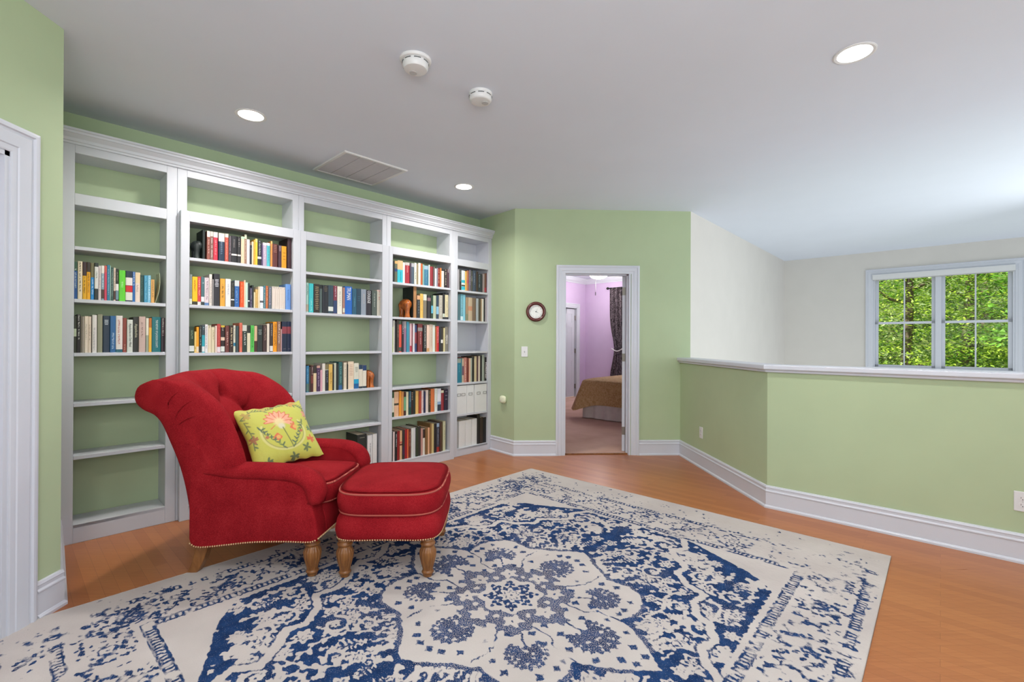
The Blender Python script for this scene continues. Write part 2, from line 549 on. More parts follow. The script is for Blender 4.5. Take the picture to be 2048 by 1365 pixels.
# left doorway beside the camera: casing and jamb only, opening onto a dark room
d1 = empty('door_1', (XL, 1.6, 0), kind='structure')
oy0, oy1 = 1.12, 2.045
o = casing('door_casing', [(oy0 - .115, 0), (oy0 - .115, 2.155), (oy1 + .115, 2.155), (oy1 + .115, 0)], lambda x, y, h: (XL + h * 1.3, x, y), w=.115)
o.parent = d1; o.location = (-XL, -1.6, 0)
jm = MB(); jm.box(XL - .15, XL + .005, oy0 - .001, oy0 + .02, 0, 2.04); jm.box(XL - .15, XL + .005, oy1 - .02, oy1 + .001, 0, 2.04); jm.box(XL - .15, XL + .005, oy0, oy1, 2.02, 2.04)
o = jm.build('door_jamb', M['trim'], d1); o.location = (-XL, -1.6, 0)
lf = door_leaf(oy1 - oy0 - .040, 2.020).build('door_leaf', M['trim'], d1)
lf.location = (-.13, oy1 - .020 - 1.6, 0); lf.rotation_euler = (0, 0, -PI / 2)

# closet door in the bedroom
d3 = empty('door_3', P(ab((CA0 + CA1) / 2, BC)) + (0.008,), kind='structure')
d3.rotation_euler = (0, 0, PI / 4)
hw = (CA1 - CA0) / 2
o = casing('door_casing', [(-hw - .085, 0), (-hw - .085, 2.12), (hw + .085, 2.12), (hw + .085, 0)], lambda x, y, h: (x, -h, y), w=.085); o.parent = d3
jm = MB(); jm.box(-hw, -hw + .018, -.004, .1, 0, 2.035); jm.box(hw - .018, hw, -.004, .1, 0, 2.035); jm.box(-hw, hw, -.004, .1, 2.017, 2.035)
jm.build('door_jamb', M['trim'], d3)
lf = door_leaf(.70, 2.0).build('door_leaf', M['trim'], d3)
lf.location = (hw - .05, .045, 0); lf.rotation_euler = (0, 0, PI); lf.location.y = .075
gp = MB(); gp.box(-hw + .018, hw - .018, .082, .092, .01, 2.017); gp.build('closet_shade_panel', M['near_black'], d3)  # near-black panel added behind the leaf, painting the shade of the gap
for hz in (.245, 1.05, 1.80):
    hb = MB(); hb.lathe([(.016, hz - .05), (.016, hz + .05)], 10, (hw - .034, .03, 0)); hb.box(hw - .055, hw - .012, .036, .044, hz - .05, hz + .05)
    hb.build('hinge', M['hinge'], d3)

# bedroom crown
cr = [(0, 2.60), (.012, 2.60), (.016, 2.62), (.05, 2.655), (.075, 2.69), (.085, 2.70), (.085, 2.72), (0, 2.72)]
o = sweep([P(ab(AC, wb - .13)), P(ab(AC, BC)), P(ab(4.7, BC))], cr, to3z).build('trim_2', M['trim']); tag(o, kind='structure')

# ------------------------------------------------------------------ window
w1 = empty('window_1', P(ab(9.44, (WB0 + WB1) / 2)) + (WZ0,), math.radians(-45), kind='structure')
# local frame: x along B, y along A (outwards)
wc = (WB0 + WB1) / 2; wh = (WB1 - WB0) / 2; HZ = WZ1 - WZ0
o = casing('window_casing', [(-wh - .1, -.1), (-wh - .1, HZ + .085), (wh + .1, HZ + .085), (wh + .1, -.1)], lambda x, y, h: (x, -h * 1.3, y), w=.1, closed=True); o.parent = w1
fr = MB()
fr.box(-wh, -wh + .02, -.004, .15, 0, HZ); fr.box(wh - .02, wh, -.004, .15, 0, HZ); fr.box(-wh, wh, -.004, .15, HZ - .02, HZ); fr.box(-wh, wh, -.02, .15, 0, .022)
mx = (-.03) - wc                              # mullion centre
fr.box(mx - .035, mx + .035, .01, .15, 0, HZ)
bevel(fr.build('window_frame', M['trim'], w1), .002, 1)
for (xa, xb) in ((-wh + .02, mx - .035), (mx + .035, wh - .02)):
    for (za, zb, yy, nm) in ((.02, .735, .05, 'lower_sash'), (.70, HZ - .02, .085, 'upper_sash')):
        s = MB(); sw = .042
        s.box(xa, xa + sw, yy, yy + .03, za, zb); s.box(xb - sw, xb, yy, yy + .03, za, zb)
        s.box(xa, xb, yy, yy + .03, za, za + sw * .9); s.box(xa, xb, yy, yy + .03, zb - sw * .85, zb)
        xm = (xa + xb) / 2
        s.box(xm - .009, xm + .009, yy + .006, yy + .024, za, zb)
        so = bevel(s.build(nm, M['trim'], w1), .002, 1)
        g = MB(); g.box(xa + sw * .8, xb - sw * .8, yy + .013, yy + .017, za + .03, zb - .03)
        g.build('window_pane', M['glass'], so)
# book table: shelf, shelf height, spine plane, [(u0, u1, height, cover, bands, lettering, look)]
BOOKS = [
('1U', 1.505, -3.945, [
 (0.2276, 0.2466, 0.231, '1b4f86', [(0.755, 1, '35563f')], ('v', 'c8d8cf', 0.255, 0.814), 'navy blue spine darkening to green'),
 (0.2478, 0.2684, 0.236, 'e0d2b4', [], ('v', '2b2723', 0.209, 0.971), 'cream spine with black lettering'),
 (0.2701, 0.2878, 0.235, 'e0a81f', [(0.631, 1, '3b2c2c')], ('v', '3a2c10', 0.12, 0.606), 'yellow spine with dark brown top'),
 (0.2892, 0.3057, 0.236, 'e8a617', [(0.738, 1, '3a3028')], ('v', '5c4310', 0.174, 0.689), 'amber spine with short black top'),
 (0.3074, 0.3247, 0.234, '2387cc', [(0.606, 1, '6f6a4c')], ('v', 'cfe4f2', 0.133, 0.547), 'bright blue spine with olive top'),
 (0.3255, 0.3434, 0.235, '2c3330', [(0.306, 0.897, 'd8d4d0')], ('v', '7a8a7a', 0.572, 0.759), 'black spine with tall white panel'),
 (0.3442, 0.3576, 0.22, 'd3c6c2', [], ('v', '9a8f8c', 0.259, 0.915), 'pale greyish pink spine'),
 (0.3584, 0.372, 0.222, '86a0ae', [(0.779, 1, 'e6ddd4'), (0.052, 0.315, '4d3a33')], ('v', 'e8eef0', 0.368, 0.758), 'steel blue spine with white top'),
 (0.3729, 0.3848, 0.223, 'c63f56', [(0.811, 1, 'c4574b')], None, 'crimson red spine'),
 (0.3856, 0.3997, 0.23, '2f7692', [], ('v', '9cc3d2', 0.161, 0.877), 'teal blue spine with white edge'),
 (0.4005, 0.4041, 0.226, 'a9ccbd', [], None, 'very thin pale mint spine'),
 (0.4049, 0.4171, 0.216, '33524c', [], ('v', '9fb0aa', 0.123, 0.967), 'dark slate green spine'),
 (0.4179, 0.4279, 0.215, 'd3c0ae', [(0.039, 0.304, '4c3228')], ('v', '8a7566', 0.338, 0.934), 'narrow beige spine with brown foot'),
 (0.4287, 0.4431, 0.21, '24241f', [(0.327, 0.531, 'e2dcd8'), (0.044, 0.321, '6d8a96')], ('v', '8f8a72', 0.61, 0.893), 'black spine with white label'),
 (0.4448, 0.4775, 0.203, '5fc72f', [], ('v', 'b5e69b', 0.423, 0.635), 'broad bright green spine'),
 (0.4783, 0.5139, 0.202, '1f2d3c', [(0.535, 0.786, 'e2d8d4'), (0.321, 0.523, 'c9232c'), (0.047, 0.309, 'dcd8cc')], None, 'navy spine with white and red blocks'),
 (0.5147, 0.5274, 0.2, '1d62a6', [], ('v', 'dfe8f2', 0.528, 0.976), 'blue spine with white title'),
 (0.5282, 0.5539, 0.198, 'e3cfc0', [(0.643, 0.988, 'e4cba4')], ('v', 'a08a80', 0.322, 0.618), 'cream pink spine'),
 (0.5547, 0.5729, 0.183, '22443f', [], ('v', '4d7a6c', 0.224, 0.933), 'dark bottle green spine'),
 (0.5745, 0.5925, 0.183, '3f8fb0', [], ('v', '8ed0de', 0.098, 0.973), 'teal spine with pale streak'),
 (0.5933, 0.6102, 0.185, '79b6d0', [], ('v', 'dcecf2', 0.104, 0.973), 'light sky blue spine'),
 (0.6114, 0.6302, 0.158, 'd9a45c', [], ('v', '6b4a20', 0.208, 0.945), 'short orange tan spine'),
]),
('1L', 1.172, -3.945, [
 (0.2308, 0.244, 0.228, '2e3420', [(0.445, 0.653, 'aebc9a')], None, 'blackish green spine with pale label'),
 (0.2448, 0.2618, 0.238, '1f1c18', [], ('v', 'e4e4da', 0.351, 0.981), 'black spine with white gothic lettering'),
 (0.2626, 0.2697, 0.227, '6b6354', [], None, 'thin grey brown spine'),
 (0.2706, 0.2795, 0.226, 'a99f92', [], None, 'thin greyish beige spine'),
 (0.2803, 0.2958, 0.229, 'e2d3c0', [], ('v', '9d8f80', 0.345, 0.785), 'cream spine with faint grey title'),
 (0.2966, 0.3116, 0.228, 'd8c6b2', [], ('v', '8f7f70', 0.328, 0.773), 'beige spine with faint brown title'),
 (0.3161, 0.3379, 0.238, 'dcd6d0', [], ('v', 'a8a4a8', 0.061, 0.664), 'off-white spine'),
 (0.341, 0.3652, 0.244, '8a8a72', [], None, 'faded olive grey spine'),
 (0.3674, 0.4015, 0.235, '253446', [], ('h', 'd0d8dc', 0.75, 0.9, 4), 'thick navy spine with white lines'),
 (0.4023, 0.4301, 0.236, '265d8f', [], ('v', 'b8d0e2', 0.048, 0.539), 'medium blue spine'),
 (0.4309, 0.4644, 0.239, 'dcd2cc', [(0, 0.083, '1f5a68')], ('v', 'b5675f', 0.108, 0.885), 'white spine with reddish lettering'),
 (0.4659, 0.4849, 0.225, '843a2c', [], ('v', 'c59a80', 0.05, 0.231), 'rust brown spine'),
 (0.4871, 0.5165, 0.215, 'cfd2c8', [], ('T', 'Appalachia on Our Mind', '2c2a28', 0.174, 0.882), 'light grey spine with black title'),
 (0.5176, 0.5478, 0.234, '272722', [], ('T', 'Appalachia', 'c8c4a4', 0.419, 0.803), 'black spine with gold title'),
 (0.549, 0.5835, 0.238, 'c5aaa0', [], ('v', '7d5f5a', 0.413, 0.835), 'taupe pink spine'),
 (0.5859, 0.6004, 0.229, '9aa08c', [(0.495, 1, 'ddd8c4')], None, 'mottled grey and white spine'),
 (0.6016, 0.6167, 0.23, 'e5ad36', [(0.72, 1, 'b5671d')], None, 'yellow spine with orange top'),
 (0.6183, 0.6681, 0.239, '13696e', [], ('T', 'THE HISTORY OF JACKSON COUNTY', 'e2ece8', 0.123, 0.911), 'broad teal spine with white title'),
 (0.6698, 0.6894, 0.235, '33242c', [(0.466, 0.989, '4a3038')], ('v', 'e0dccc', 0.466, 0.979), 'dark plum spine with white lettering'),
 (0.6923, 0.7001, 0.216, '8f5f5c', [], None, 'thin dull red spine'),
]),
('2A', 1.833, -3.9, [
 (0.9251, 0.9445, 0.208, '8a4e42', [(0.795, 1, 'dfd2c6')], ('v', 'd8b8ac', 0.192, 0.704), 'reddish brown spine with white top'),
 (0.9458, 0.9643, 0.208, '846058', [(0.834, 1, 'c8bcb4')], ('v', 'e0d6d0', 0.091, 0.8), 'mauve brown spine with white lettering'),
 (0.9664, 0.9935, 0.208, 'cf2f44', [(0.816, 1, 'dcd4cc')], ('v', 'eca0a4', 0.188, 0.718), 'crimson spine with pale top'),
 (0.999, 1.0371, 0.206, '22344a', [(0.707, 1, 'e0cfc4')], ('v', '7e96a8', 0.25, 0.695), 'navy spine with white top panel'),
 (1.0393, 1.0621, 0.208, 'b84f40', [(0.871, 1, 'dccfc0')], ('v', 'e8a08c', 0.094, 0.76), 'brick red spine with pale top'),
 (1.0646, 1.082, 0.196, '4a4148', [], ('v', 'a89ca4', 0.302, 0.975), 'dark grey spine'),
 (1.0833, 1.1206, 0.201, '26262a', [(0.272, 0.333, 'e6ded8')], ('v', '85807e', 0.56, 0.951), 'black spine with white band, wider one'),
 (1.1224, 1.1455, 0.199, '2c2a2c', [(0.272, 0.328, 'e6ded8')], ('v', '9a928e', 0.602, 0.938), 'black spine with white band, narrower one'),
 (1.1464, 1.1698, 0.205, 'e0c0a0', [(0.903, 1, 'a8c8a8')], None, 'peach spine with greenish top'),
 (1.1707, 1.1859, 0.225, '93705c', [(0.85, 1, 'c4ccb0')], ('v', 'd8c4b4', 0.16, 0.828), 'brown spine with pale top'),
 (1.1866, 1.2069, 0.191, 'e2d6d6', [], None, 'white spine'),
 (1.2077, 1.2209, 0.15, '252a36', [], ('v', '8a94a4', 0.74, 0.841), 'short navy spine'),
 (1.2219, 1.2332, 0.179, 'ecd0b0', [], None, 'narrow cream spine'),
 (1.234, 1.2436, 0.193, 'e0aa42', [], ('v', 'a8702a', 0.097, 0.62), 'thin orange yellow spine'),
 (1.2446, 1.26, 0.204, 'e6c03c', [(0.87, 1, 'd8cc80')], None, 'yellow spine with pale top'),
 (1.2623, 1.2892, 0.194, '222226', [(0.271, 0.357, 'ece8e4')], ('v', 'c8c8d0', 0.409, 0.987), 'black spine with white label'),
 (1.2901, 1.2982, 0.164, '53466a', [], None, 'thin purple spine'),
 (1.2996, 1.3269, 0.183, 'b4a2b8', [(0.895, 1, 'e4dcdc')], ('v', 'e2dae0', 0.293, 0.881), 'lavender spine'),
 (1.3284, 1.3526, 0.186, '53b8c0', [(0.889, 1, 'd8dcd8')], ('v', '2f8f98', 0.169, 0.834), 'turquoise spine'),
 (1.3574, 1.3696, 0.204, 'e8924a', [(0.892, 1, 'd8b46c')], None, 'narrow orange spine'),
 (1.3711, 1.4086, 0.186, '5e2f2c', [], ('h', 'a87a68', 0.622, 0.972, 5), 'dark leather brown spine'),
 (1.4136, 1.4371, 0.181, '452b36', [], ('h', 'c0a8ac', 0.725, 0.971, 4), 'dark wine spine with pale bands'),
 (1.4386, 1.4766, 0.178, 'e09a22', [], ('h', 'b06c14', 0.334, 0.763, 3), 'ribbed golden orange spine'),
 (1.4843, 1.5141, 0.246, '3c2228', [], None, 'tall blackish maroon spine'),
]),
('2B', 1.503, -3.9, [
 (0.8212, 0.8368, 0.215, '7d8682', [(0.024, 0.196, 'd8dccc')], ('v', 'a8b0ac', 0.261, 0.8), 'grey spine with pale label'),
 (0.8384, 0.8695, 0.2, 'e9be14', [(0.01, 0.126, '2c2a1c')], ('v', 'c8601c', 0.453, 0.872), 'yellow spine with black foot'),
 (0.8703, 0.8903, 0.204, 'cd3b3f', [(0.006, 0.121, 'e0dcd8')], ('v', 'f0c0b4', 0.351, 0.925), 'red spine with white foot'),
 (0.8911, 0.9113, 0.203, '4a6e74', [(0.129, 0.303, 'e4e4e8'), (0.012, 0.117, '2e3636')], ('v', 'c8d4d4', 0.744, 0.814), 'slate teal spine with white label'),
 (0.9125, 0.939, 0.201, 'ddccd0', [(0.008, 0.103, '5f7fae')], ('v', '8f7480', 0.197, 0.953), 'pinkish white spine with blue foot'),
 (0.9418, 0.9591, 0.228, 'e2d8d0', [], ('v', 'a8988e', 0.076, 0.911), 'tall ivory spine'),
 (0.96, 0.9687, 0.193, '8a8684', [], None, 'thin grey spine'),
 (0.9699, 1.008, 0.235, '2b2a30', [], ('h', 'd8d8dc', 0.596, 0.841, 6), 'thick black spine with white title'),
 (1.0109, 1.0429, 0.204, 'e2a33a', [], ('v', '5c4420', 0.228, 0.822), 'mustard orange spine'),
 (1.0454, 1.08, 0.206, 'e6e0dc', [], ('v', 'a8b4c4', 0.403, 0.899), 'broad white spine'),
 (1.0813, 1.104, 0.191, '2a2c2a', [(0.259, 0.303, 'e8e8e8')], ('v', '6a6e68', 0.396, 0.936), 'black spine with small white label'),
 (1.1053, 1.1363, 0.2, '2d62a4', [(0.784, 1, 'c8ccce')], ('v', '90b4dc', 0.141, 0.71), 'royal blue spine with grey top'),
 (1.1411, 1.1675, 0.194, 'e8541e', [], ('v', 'f4a070', 0.121, 0.942), 'vivid orange red spine'),
 (1.1684, 1.1779, 0.207, 'e6cdb0', [], None, 'thin cream spine'),
 (1.1793, 1.1951, 0.192, 'c4dccc', [], None, 'pale mint spine'),
 (1.1959, 1.208, 0.187, '28303a', [(0.255, 0.302, 'e4e4e4')], None, 'dark navy spine with tiny label'),
 (1.2089, 1.2237, 0.153, '37304c', [], ('v', 'b8b4c8', 0.014, 0.951), 'indigo spine'),
 (1.2246, 1.2357, 0.174, '2c3432', [], None, 'blackish green spine'),
 (1.2371, 1.2459, 0.122, 'ecd8b0', [], None, 'short thin cream spine'),
 (1.2478, 1.2651, 0.144, 'dcb870', [], ('v', 'b48a44', 0.03, 0.947), 'short tan spine'),
 (1.267, 1.2787, 0.168, 'ecd4b4', [], None, 'narrow peach cream spine'),
 (1.2806, 1.3053, 0.17, 'e2e4ea', [(0.263, 0.354, '5a5a60')], ('v', 'b8bcc8', 0.865, 0.94), 'white spine with dark emblem'),
 (1.3077, 1.3201, 0.177, '3a7c8c', [], ('v', 'd8ccb0', 0.043, 0.913), 'teal and cream spine'),
 (1.3225, 1.3394, 0.179, 'c46a3c', [], ('v', 'e8b890', 0.192, 0.913), 'burnt orange spine'),
 (1.3428, 1.3652, 0.175, '5f6a74', [], ('v', 'b8b0c8', 0.13, 0.941), 'slate grey spine'),
 (1.3671, 1.3807, 0.178, 'dfd2c6', [], ('v', '6a625c', 0.895, 0.975), 'slim cream volume of a matching set'),
 (1.3815, 1.395, 0.178, 'dfd2c6', [], ('v', '6a625c', 0.895, 0.975), 'slim cream volume of a matching set'),
 (1.3958, 1.4093, 0.178, 'dfd2c6', [], ('v', '6a625c', 0.894, 0.975), 'slim cream volume of a matching set'),
 (1.4101, 1.4239, 0.178, 'dfd2c6', [], ('v', '6a625c', 0.894, 0.975), 'slim cream volume of a matching set'),
 (1.4246, 1.4384, 0.178, 'dfd2c6', [], ('v', '6a625c', 0.894, 0.975), 'slim cream volume of a matching set'),
 (1.4391, 1.4529, 0.178, 'dfd2c6', [], ('v', '6a625c', 0.893, 0.975), 'slim cream volume of a matching set'),
 (1.4537, 1.4678, 0.178, 'dfd2c6', [], ('v', '6a625c', 0.893, 0.975), 'slim cream volume of a matching set'),
 (1.4719, 1.5114, 0.206, '6a98d8', [], ('v', '4a78b8', 0.343, 0.794), 'cornflower blue spine'),
]),
('2C', 1.165, -3.9, [
 (0.821, 0.8511, 0.184, '26381f', [(0.054, 0.268, 'd8dcd8')], ('v', '8aa084', 0.508, 0.861), 'dark green spine with white label'),
 (0.8527, 0.8642, 0.15, 'ecc870', [], ('v', '4a3c14', 0.127, 0.283), 'short pale yellow spine'),
 (0.865, 0.8797, 0.183, 'eca21c', [(0.026, 0.237, 'e8d4b4')], None, 'amber spine with cream foot'),
 (0.8817, 0.8961, 0.192, '2c2a24', [], ('v', 'b8b0a0', 0.219, 0.951), 'black spine with grey lettering'),
 (0.8977, 0.9155, 0.195, '2aa0b0', [(0.644, 1, '3a484e'), (0.034, 0.227, 'dce0e0')], ('v', 'c8d8dc', 0.819, 0.94), 'aqua spine with dark top'),
 (0.9167, 0.9338, 0.203, 'e4e0e0', [], ('v', '8c7c84', 0.09, 0.93), 'white spine with grey title'),
 (0.9351, 0.9548, 0.196, 'dfd0b2', [], ('v', '6a5c48', 0.891, 0.988), 'cream spine, wider of a cream trio'),
 (0.9564, 0.9776, 0.184, 'dccfae', [(1, 1, '7a2420')], ('v', 'a89874', 0.487, 0.877), 'cream spine under dark red top'),
 (0.9805, 0.9909, 0.195, 'ead2c4', [], None, 'thin pale pink spine'),
 (0.9926, 1.0145, 0.208, 'b83c38', [(0.015, 0.195, 'e2d4d8')], ('v', 'd87a6c', 0.258, 0.942), 'red spine with white label'),
 (1.017, 1.0426, 0.198, '2c1f1e', [(0.933, 1, 'd8b83c'), (0.032, 0.222, 'dce0d8'), (0.443, 0.565, 'e4c8b0')], ('v', 'd4c4b4', 0.798, 0.908), 'black spine with cream roundel'),
 (1.0452, 1.0693, 0.197, '6c3732', [], ('v', 'e0b8ac', 0.247, 0.778), 'maroon spine with pale lettering'),
 (1.0719, 1.0972, 0.2, '33221c', [], ('v', 'ecd8a8', 0.206, 0.963), 'black brown spine with cream lettering'),
 (1.0985, 1.1117, 0.201, 'd8d4c0', [(0.229, 0.352, '2a7a9a')], ('v', '7a7464', 0.45, 0.939), 'white spine with teal patch'),
 (1.1156, 1.1342, 0.197, '37494c', [], None, 'dark slate spine'),
 (1.139, 1.1574, 0.221, 'e0745c', [], ('v', 'b84a3a', 0.158, 0.944), 'salmon spine'),
 (1.1596, 1.1899, 0.205, '27362e', [(0.78, 1, 'c8ccc0')], ('v', 'e0e4dc', 0.244, 0.732), 'dark green spine with pale top'),
 (1.1922, 1.2146, 0.203, 'dcd6b8', [(0.715, 1, '262c24')], None, 'cream spine below black top'),
 (1.2165, 1.241, 0.204, '55bb50', [], ('v', '2a7a30', 0.17, 0.963), 'bright green spine'),
 (1.2424, 1.262, 0.202, 'd8b490', [(0.007, 0.422, '4a2824')], None, 'tan spine with dark foot'),
 (1.2639, 1.3012, 0.208, '2a322e', [], ('h', '98a49c', 0.632, 0.84, 4), 'black green spine with silver bands'),
 (1.3036, 1.3323, 0.209, '3f2c28', [], ('v', 'b09484', 0.409, 0.963), 'dark brown spine with pale lettering'),
 (1.3333, 1.3512, 0.221, 'e0d4c4', [], None, 'tall ivory spine'),
 (1.3532, 1.3761, 0.226, '3c322e', [(0.024, 0.207, 'dcd8d4')], ('v', 'a89c94', 0.564, 0.977), 'dark taupe spine with white label'),
 (1.3781, 1.4072, 0.238, 'ee9a14', [], ('v', '6c3c10', 0.196, 0.929), 'amber orange spine'),
 (1.4097, 1.4357, 0.241, '8f6852', [], ('v', 'e8dcd0', 0.27, 0.967), 'tan brown spine with white lettering'),
 (1.4367, 1.4437, 0.181, 'c8a0a0', [], None, 'very thin dusty pink spine'),
 (1.4452, 1.4838, 0.242, '16243e', [(0.596, 0.831, '8c3a44')], ('h', 'b8a8a0', 0.088, 0.099, 1), 'navy spine with red label'),
 (1.4859, 1.5147, 0.243, '142240', [(0.595, 0.83, '8c3a44')], ('h', 'b8a8a0', 0.087, 0.098, 1), 'navy spine with red label, end of row'),
]),
('3U', 1.489, -3.9, [
 (1.6334, 1.6543, 0.247, 'a8cfc0', [(0.032, 0.272, 'b8a890')], ('v', '1f3a3a', 0.585, 0.935), 'pale aqua spine with dark lettering'),
 (1.6593, 1.696, 0.244, '35b4b8', [], ('v', 'a8e8e4', 0.049, 0.473), 'turquoise spine'),
 (1.7002, 1.7473, 0.243, '2a211a', [], ('h', 'c0ac80', 0.106, 0.924, 13), 'black spine covered in gold ornament'),
 (1.7487, 1.77, 0.24, '4c5c5a', [(0.864, 1, '16181a')], None, 'slate spine with black top'),
 (1.7738, 1.8228, 0.24, '1c2028', [], ('h', '6f644c', 0.76, 0.966, 4), 'thick near-black spine with gold lines'),
 (1.8247, 1.8687, 0.244, '2f4450', [(0.089, 0.244, 'd4d8d0')], None, 'dark slate teal spine with white label'),
 (1.8706, 1.9033, 0.244, '7c3040', [(0.014, 0.473, '2a3e66')], ('v', 'e4d0dc', 0.59, 0.98), 'maroon spine turning navy below'),
 (1.9058, 1.9495, 0.241, 'e2ded0', [], ('v', 'a0a498', 0.252, 0.82), 'ivory spine with grey title'),
 (1.9559, 1.9738, 0.236, 'a87a6c', [(0.067, 0.226, 'd8d4bc')], None, 'dusty pink spine with white label'),
 (1.9758, 2.0426, 0.248, '1560b8', [], ('T', 'TRUMAN', 'f2f4f6', 0.519, 0.966), 'broad royal blue spine with large white title'),
 (2.0446, 2.0837, 0.233, '22566e', [], ('v', '5f9ab0', 0.294, 0.684), 'dark teal blue spine'),
 (2.0863, 2.1275, 0.237, '1e3c4e', [], ('h', '3a6478', 0.509, 0.728, 3), 'dark navy teal spine'),
 (2.1286, 2.1776, 0.236, '8a94a0', [], ('v', 'c0b4a8', 0.439, 0.841), 'grey blue spine'),
 (2.1798, 2.2318, 0.233, '26222a', [], ('T', 'COOLIDGE', 'ececec', 0.481, 0.968), 'black spine with large white title'),
 (2.2391, 2.2905, 0.233, '4c5650', [], ('v', 'b0b8ac', 0.344, 0.891), 'grey green spine in dark frame'),
 (2.2922, 2.3271, 0.244, 'cfc9b8', [(0.947, 1, 'd8b8b0')], ('v', 'd04a50', 0.59, 0.947), 'cream spine with red title'),
]),
('3L', 0.825, -3.9, [
 (1.6381, 1.6604, 0.22, '2f78a0', [(0.026, 0.325, '5a7a70')], ('v', '8cc0d8', 0.391, 0.889), 'steel blue spine with green foot'),
 (1.6638, 1.6765, 0.21, '4a443e', [], None, 'thin charcoal spine'),
 (1.6774, 1.6971, 0.219, '4a2422', [(0.327, 0.619, '7a3a34')], ('v', 'c8b8b0', 0.641, 0.955), 'dark maroon spine'),
 (1.6986, 1.7258, 0.225, 'dcc8a0', [(0.694, 1, '2f2a26')], None, 'cream spine with black upper part'),
 (1.7268, 1.7564, 0.219, '4a2f52', [(0.91, 1, 'c89a8c')], ('v', 'b8a4bc', 0.198, 0.819), 'purple spine with pink top'),
 (1.7574, 1.7741, 0.181, 'd4a0ac', [], None, 'short pink spine'),
 (1.7756, 1.7996, 0.235, 'e0d8cc', [], None, 'ivory spine, left of a black one'),
 (1.8011, 1.8315, 0.229, '26282c', [(0.798, 1, '7c7250'), (0.776, 0.792, 'd8dcd0')], ('v', '8a8ca0', 0.278, 0.737), 'black spine with olive top'),
 (1.8325, 1.8648, 0.226, 'dcb45c', [], ('v', '9a7020', 0.273, 0.687), 'golden tan spine'),
 (1.8664, 1.878, 0.225, '201f1c', [], None, 'thin black spine beside a pale one'),
 (1.879, 1.8986, 0.237, 'c0c4ae', [], None, 'pale sage spine'),
 (1.9002, 1.9188, 0.229, '1e2422', [], None, 'blackish spine'),
 (1.9199, 1.9532, 0.244, '2c5f60', [(0, 0.168, '2f5f90')], ('v', '7fb0ac', 0.231, 0.863), 'dark teal spine with blue foot'),
 (1.9674, 1.9936, 0.237, 'dfd2ba', [], ('v', 'a89c88', 0.444, 0.924), 'cream spine before a thin black one'),
 (1.9947, 2.0079, 0.222, '26241c', [], None, 'thin black spine between cream ones'),
 (2.009, 2.0625, 0.246, 'e4d0b6', [], ('h', 'b8907c', 0.48, 0.905, 7), 'broad peach cream spine'),
 (2.0642, 2.1113, 0.23, 'd8d6c4', [(0.199, 0.371, '1a9cc4'), (0, 0.199, '0f5c94')], ('h', '6a7068', 0.64, 0.857, 4), 'ivory spine with bright blue foot'),
 (2.1135, 2.1498, 0.213, 'ddd4c2', [(0.813, 1, '1f3a54'), (0, 0.084, '2a3440')], None, 'cream spine with navy cap, left twin'),
 (2.151, 2.1877, 0.208, 'ddd6c6', [(0.769, 1, '1c3a68'), (0, 0.087, '2a3440')], None, 'cream spine with navy cap, right twin'),
]),
('3B', 0.1, -3.9, [
 (2.1022, 2.1926, 0.304, '262a28', [], ('h', '9a9c8c', 0.88, 0.934, 1), 'wide black spine with pale specks'),
 (2.2015, 2.249, 0.287, 'dcdcdc', [], ('v', '4a4a54', 0.247, 0.741), 'white binder with handwritten title'),
 (2.252, 2.2958, 0.293, 'd8d8d6', [], None, 'plain white binder'),
]),
('4A', 1.82, -3.9, [
 (2.4594, 2.4755, 0.203, '1a1c1e', [], None, 'thin black spine'),
 (2.4768, 2.506, 0.207, '5e6450', [(0.871, 1, 'd8a868'), (0.505, 0.64, '24386c')], None, 'olive spine with tan top'),
 (2.5073, 2.5679, 0.215, '2fb4c4', [(0.591, 1, 'e0b080')], ('v', '1a7a8c', 0.076, 0.498), 'turquoise spine with peach top'),
 (2.5692, 2.5926, 0.203, 'd8e0d4', [], None, 'pale white green spine'),
 (2.596, 2.6487, 0.209, 'a02634', [(0.862, 1, 'b8b0ac')], ('v', 'e0a49c', 0.476, 0.835), 'crimson spine with grey top'),
 (2.6501, 2.6652, 0.204, '4c3c4c', [], None, 'thin plum grey spine'),
 (2.6665, 2.7003, 0.209, '4a5866', [(0.826, 1, 'a8a8ac')], None, 'slate spine with grey top'),
 (2.7017, 2.7282, 0.216, 'dce0cc', [], ('v', '4a4a44', 0.237, 0.561), 'pale ivory spine'),
 (2.7296, 2.7464, 0.206, '8f7e60', [], None, 'thin taupe spine'),
 (2.7478, 2.7768, 0.22, 'e0e0c8', [], None, 'cream green spine'),
 (2.7782, 2.7996, 0.218, 'b45628', [], None, 'rust orange spine'),
 (2.8011, 2.8197, 0.212, '7ca49a', [], None, 'grey teal spine'),
 (2.8212, 2.8719, 0.204, '35708c', [(0.81, 1, '8fa8b8')], ('v', '78a8b8', 0.111, 0.767), 'steel blue spine with pale top'),
 (2.8734, 2.8881, 0.217, 'c8dcd4', [], None, 'thin mint white spine'),
 (2.8917, 2.9332, 0.203, '8c2630', [], None, 'maroon spine'),
 (2.9347, 2.9534, 0.204, '6a5c58', [], None, 'thin grey brown spine'),
 (2.9549, 2.9737, 0.188, 'e0e0ee', [], None, 'thin lavender white spine'),
 (2.9752, 2.9903, 0.197, '8c9098', [], None, 'thin grey spine'),
 (2.9918, 3.02, 0.199, '7c2024', [], ('v', 'e0b894', 0.189, 0.923), 'dark red spine with pale lettering'),
 (3.0215, 3.0384, 0.202, 'd07838', [], None, 'orange brown spine'),
 (3.0399, 3.0731, 0.19, 'dcd6c8', [(0.911, 1, '1c1c1c')], None, 'short ivory spine'),
 (3.0755, 3.1145, 0.194, '241a18', [], ('v', 'dcc8b4', 0.141, 0.984), 'black spine with pale dots'),
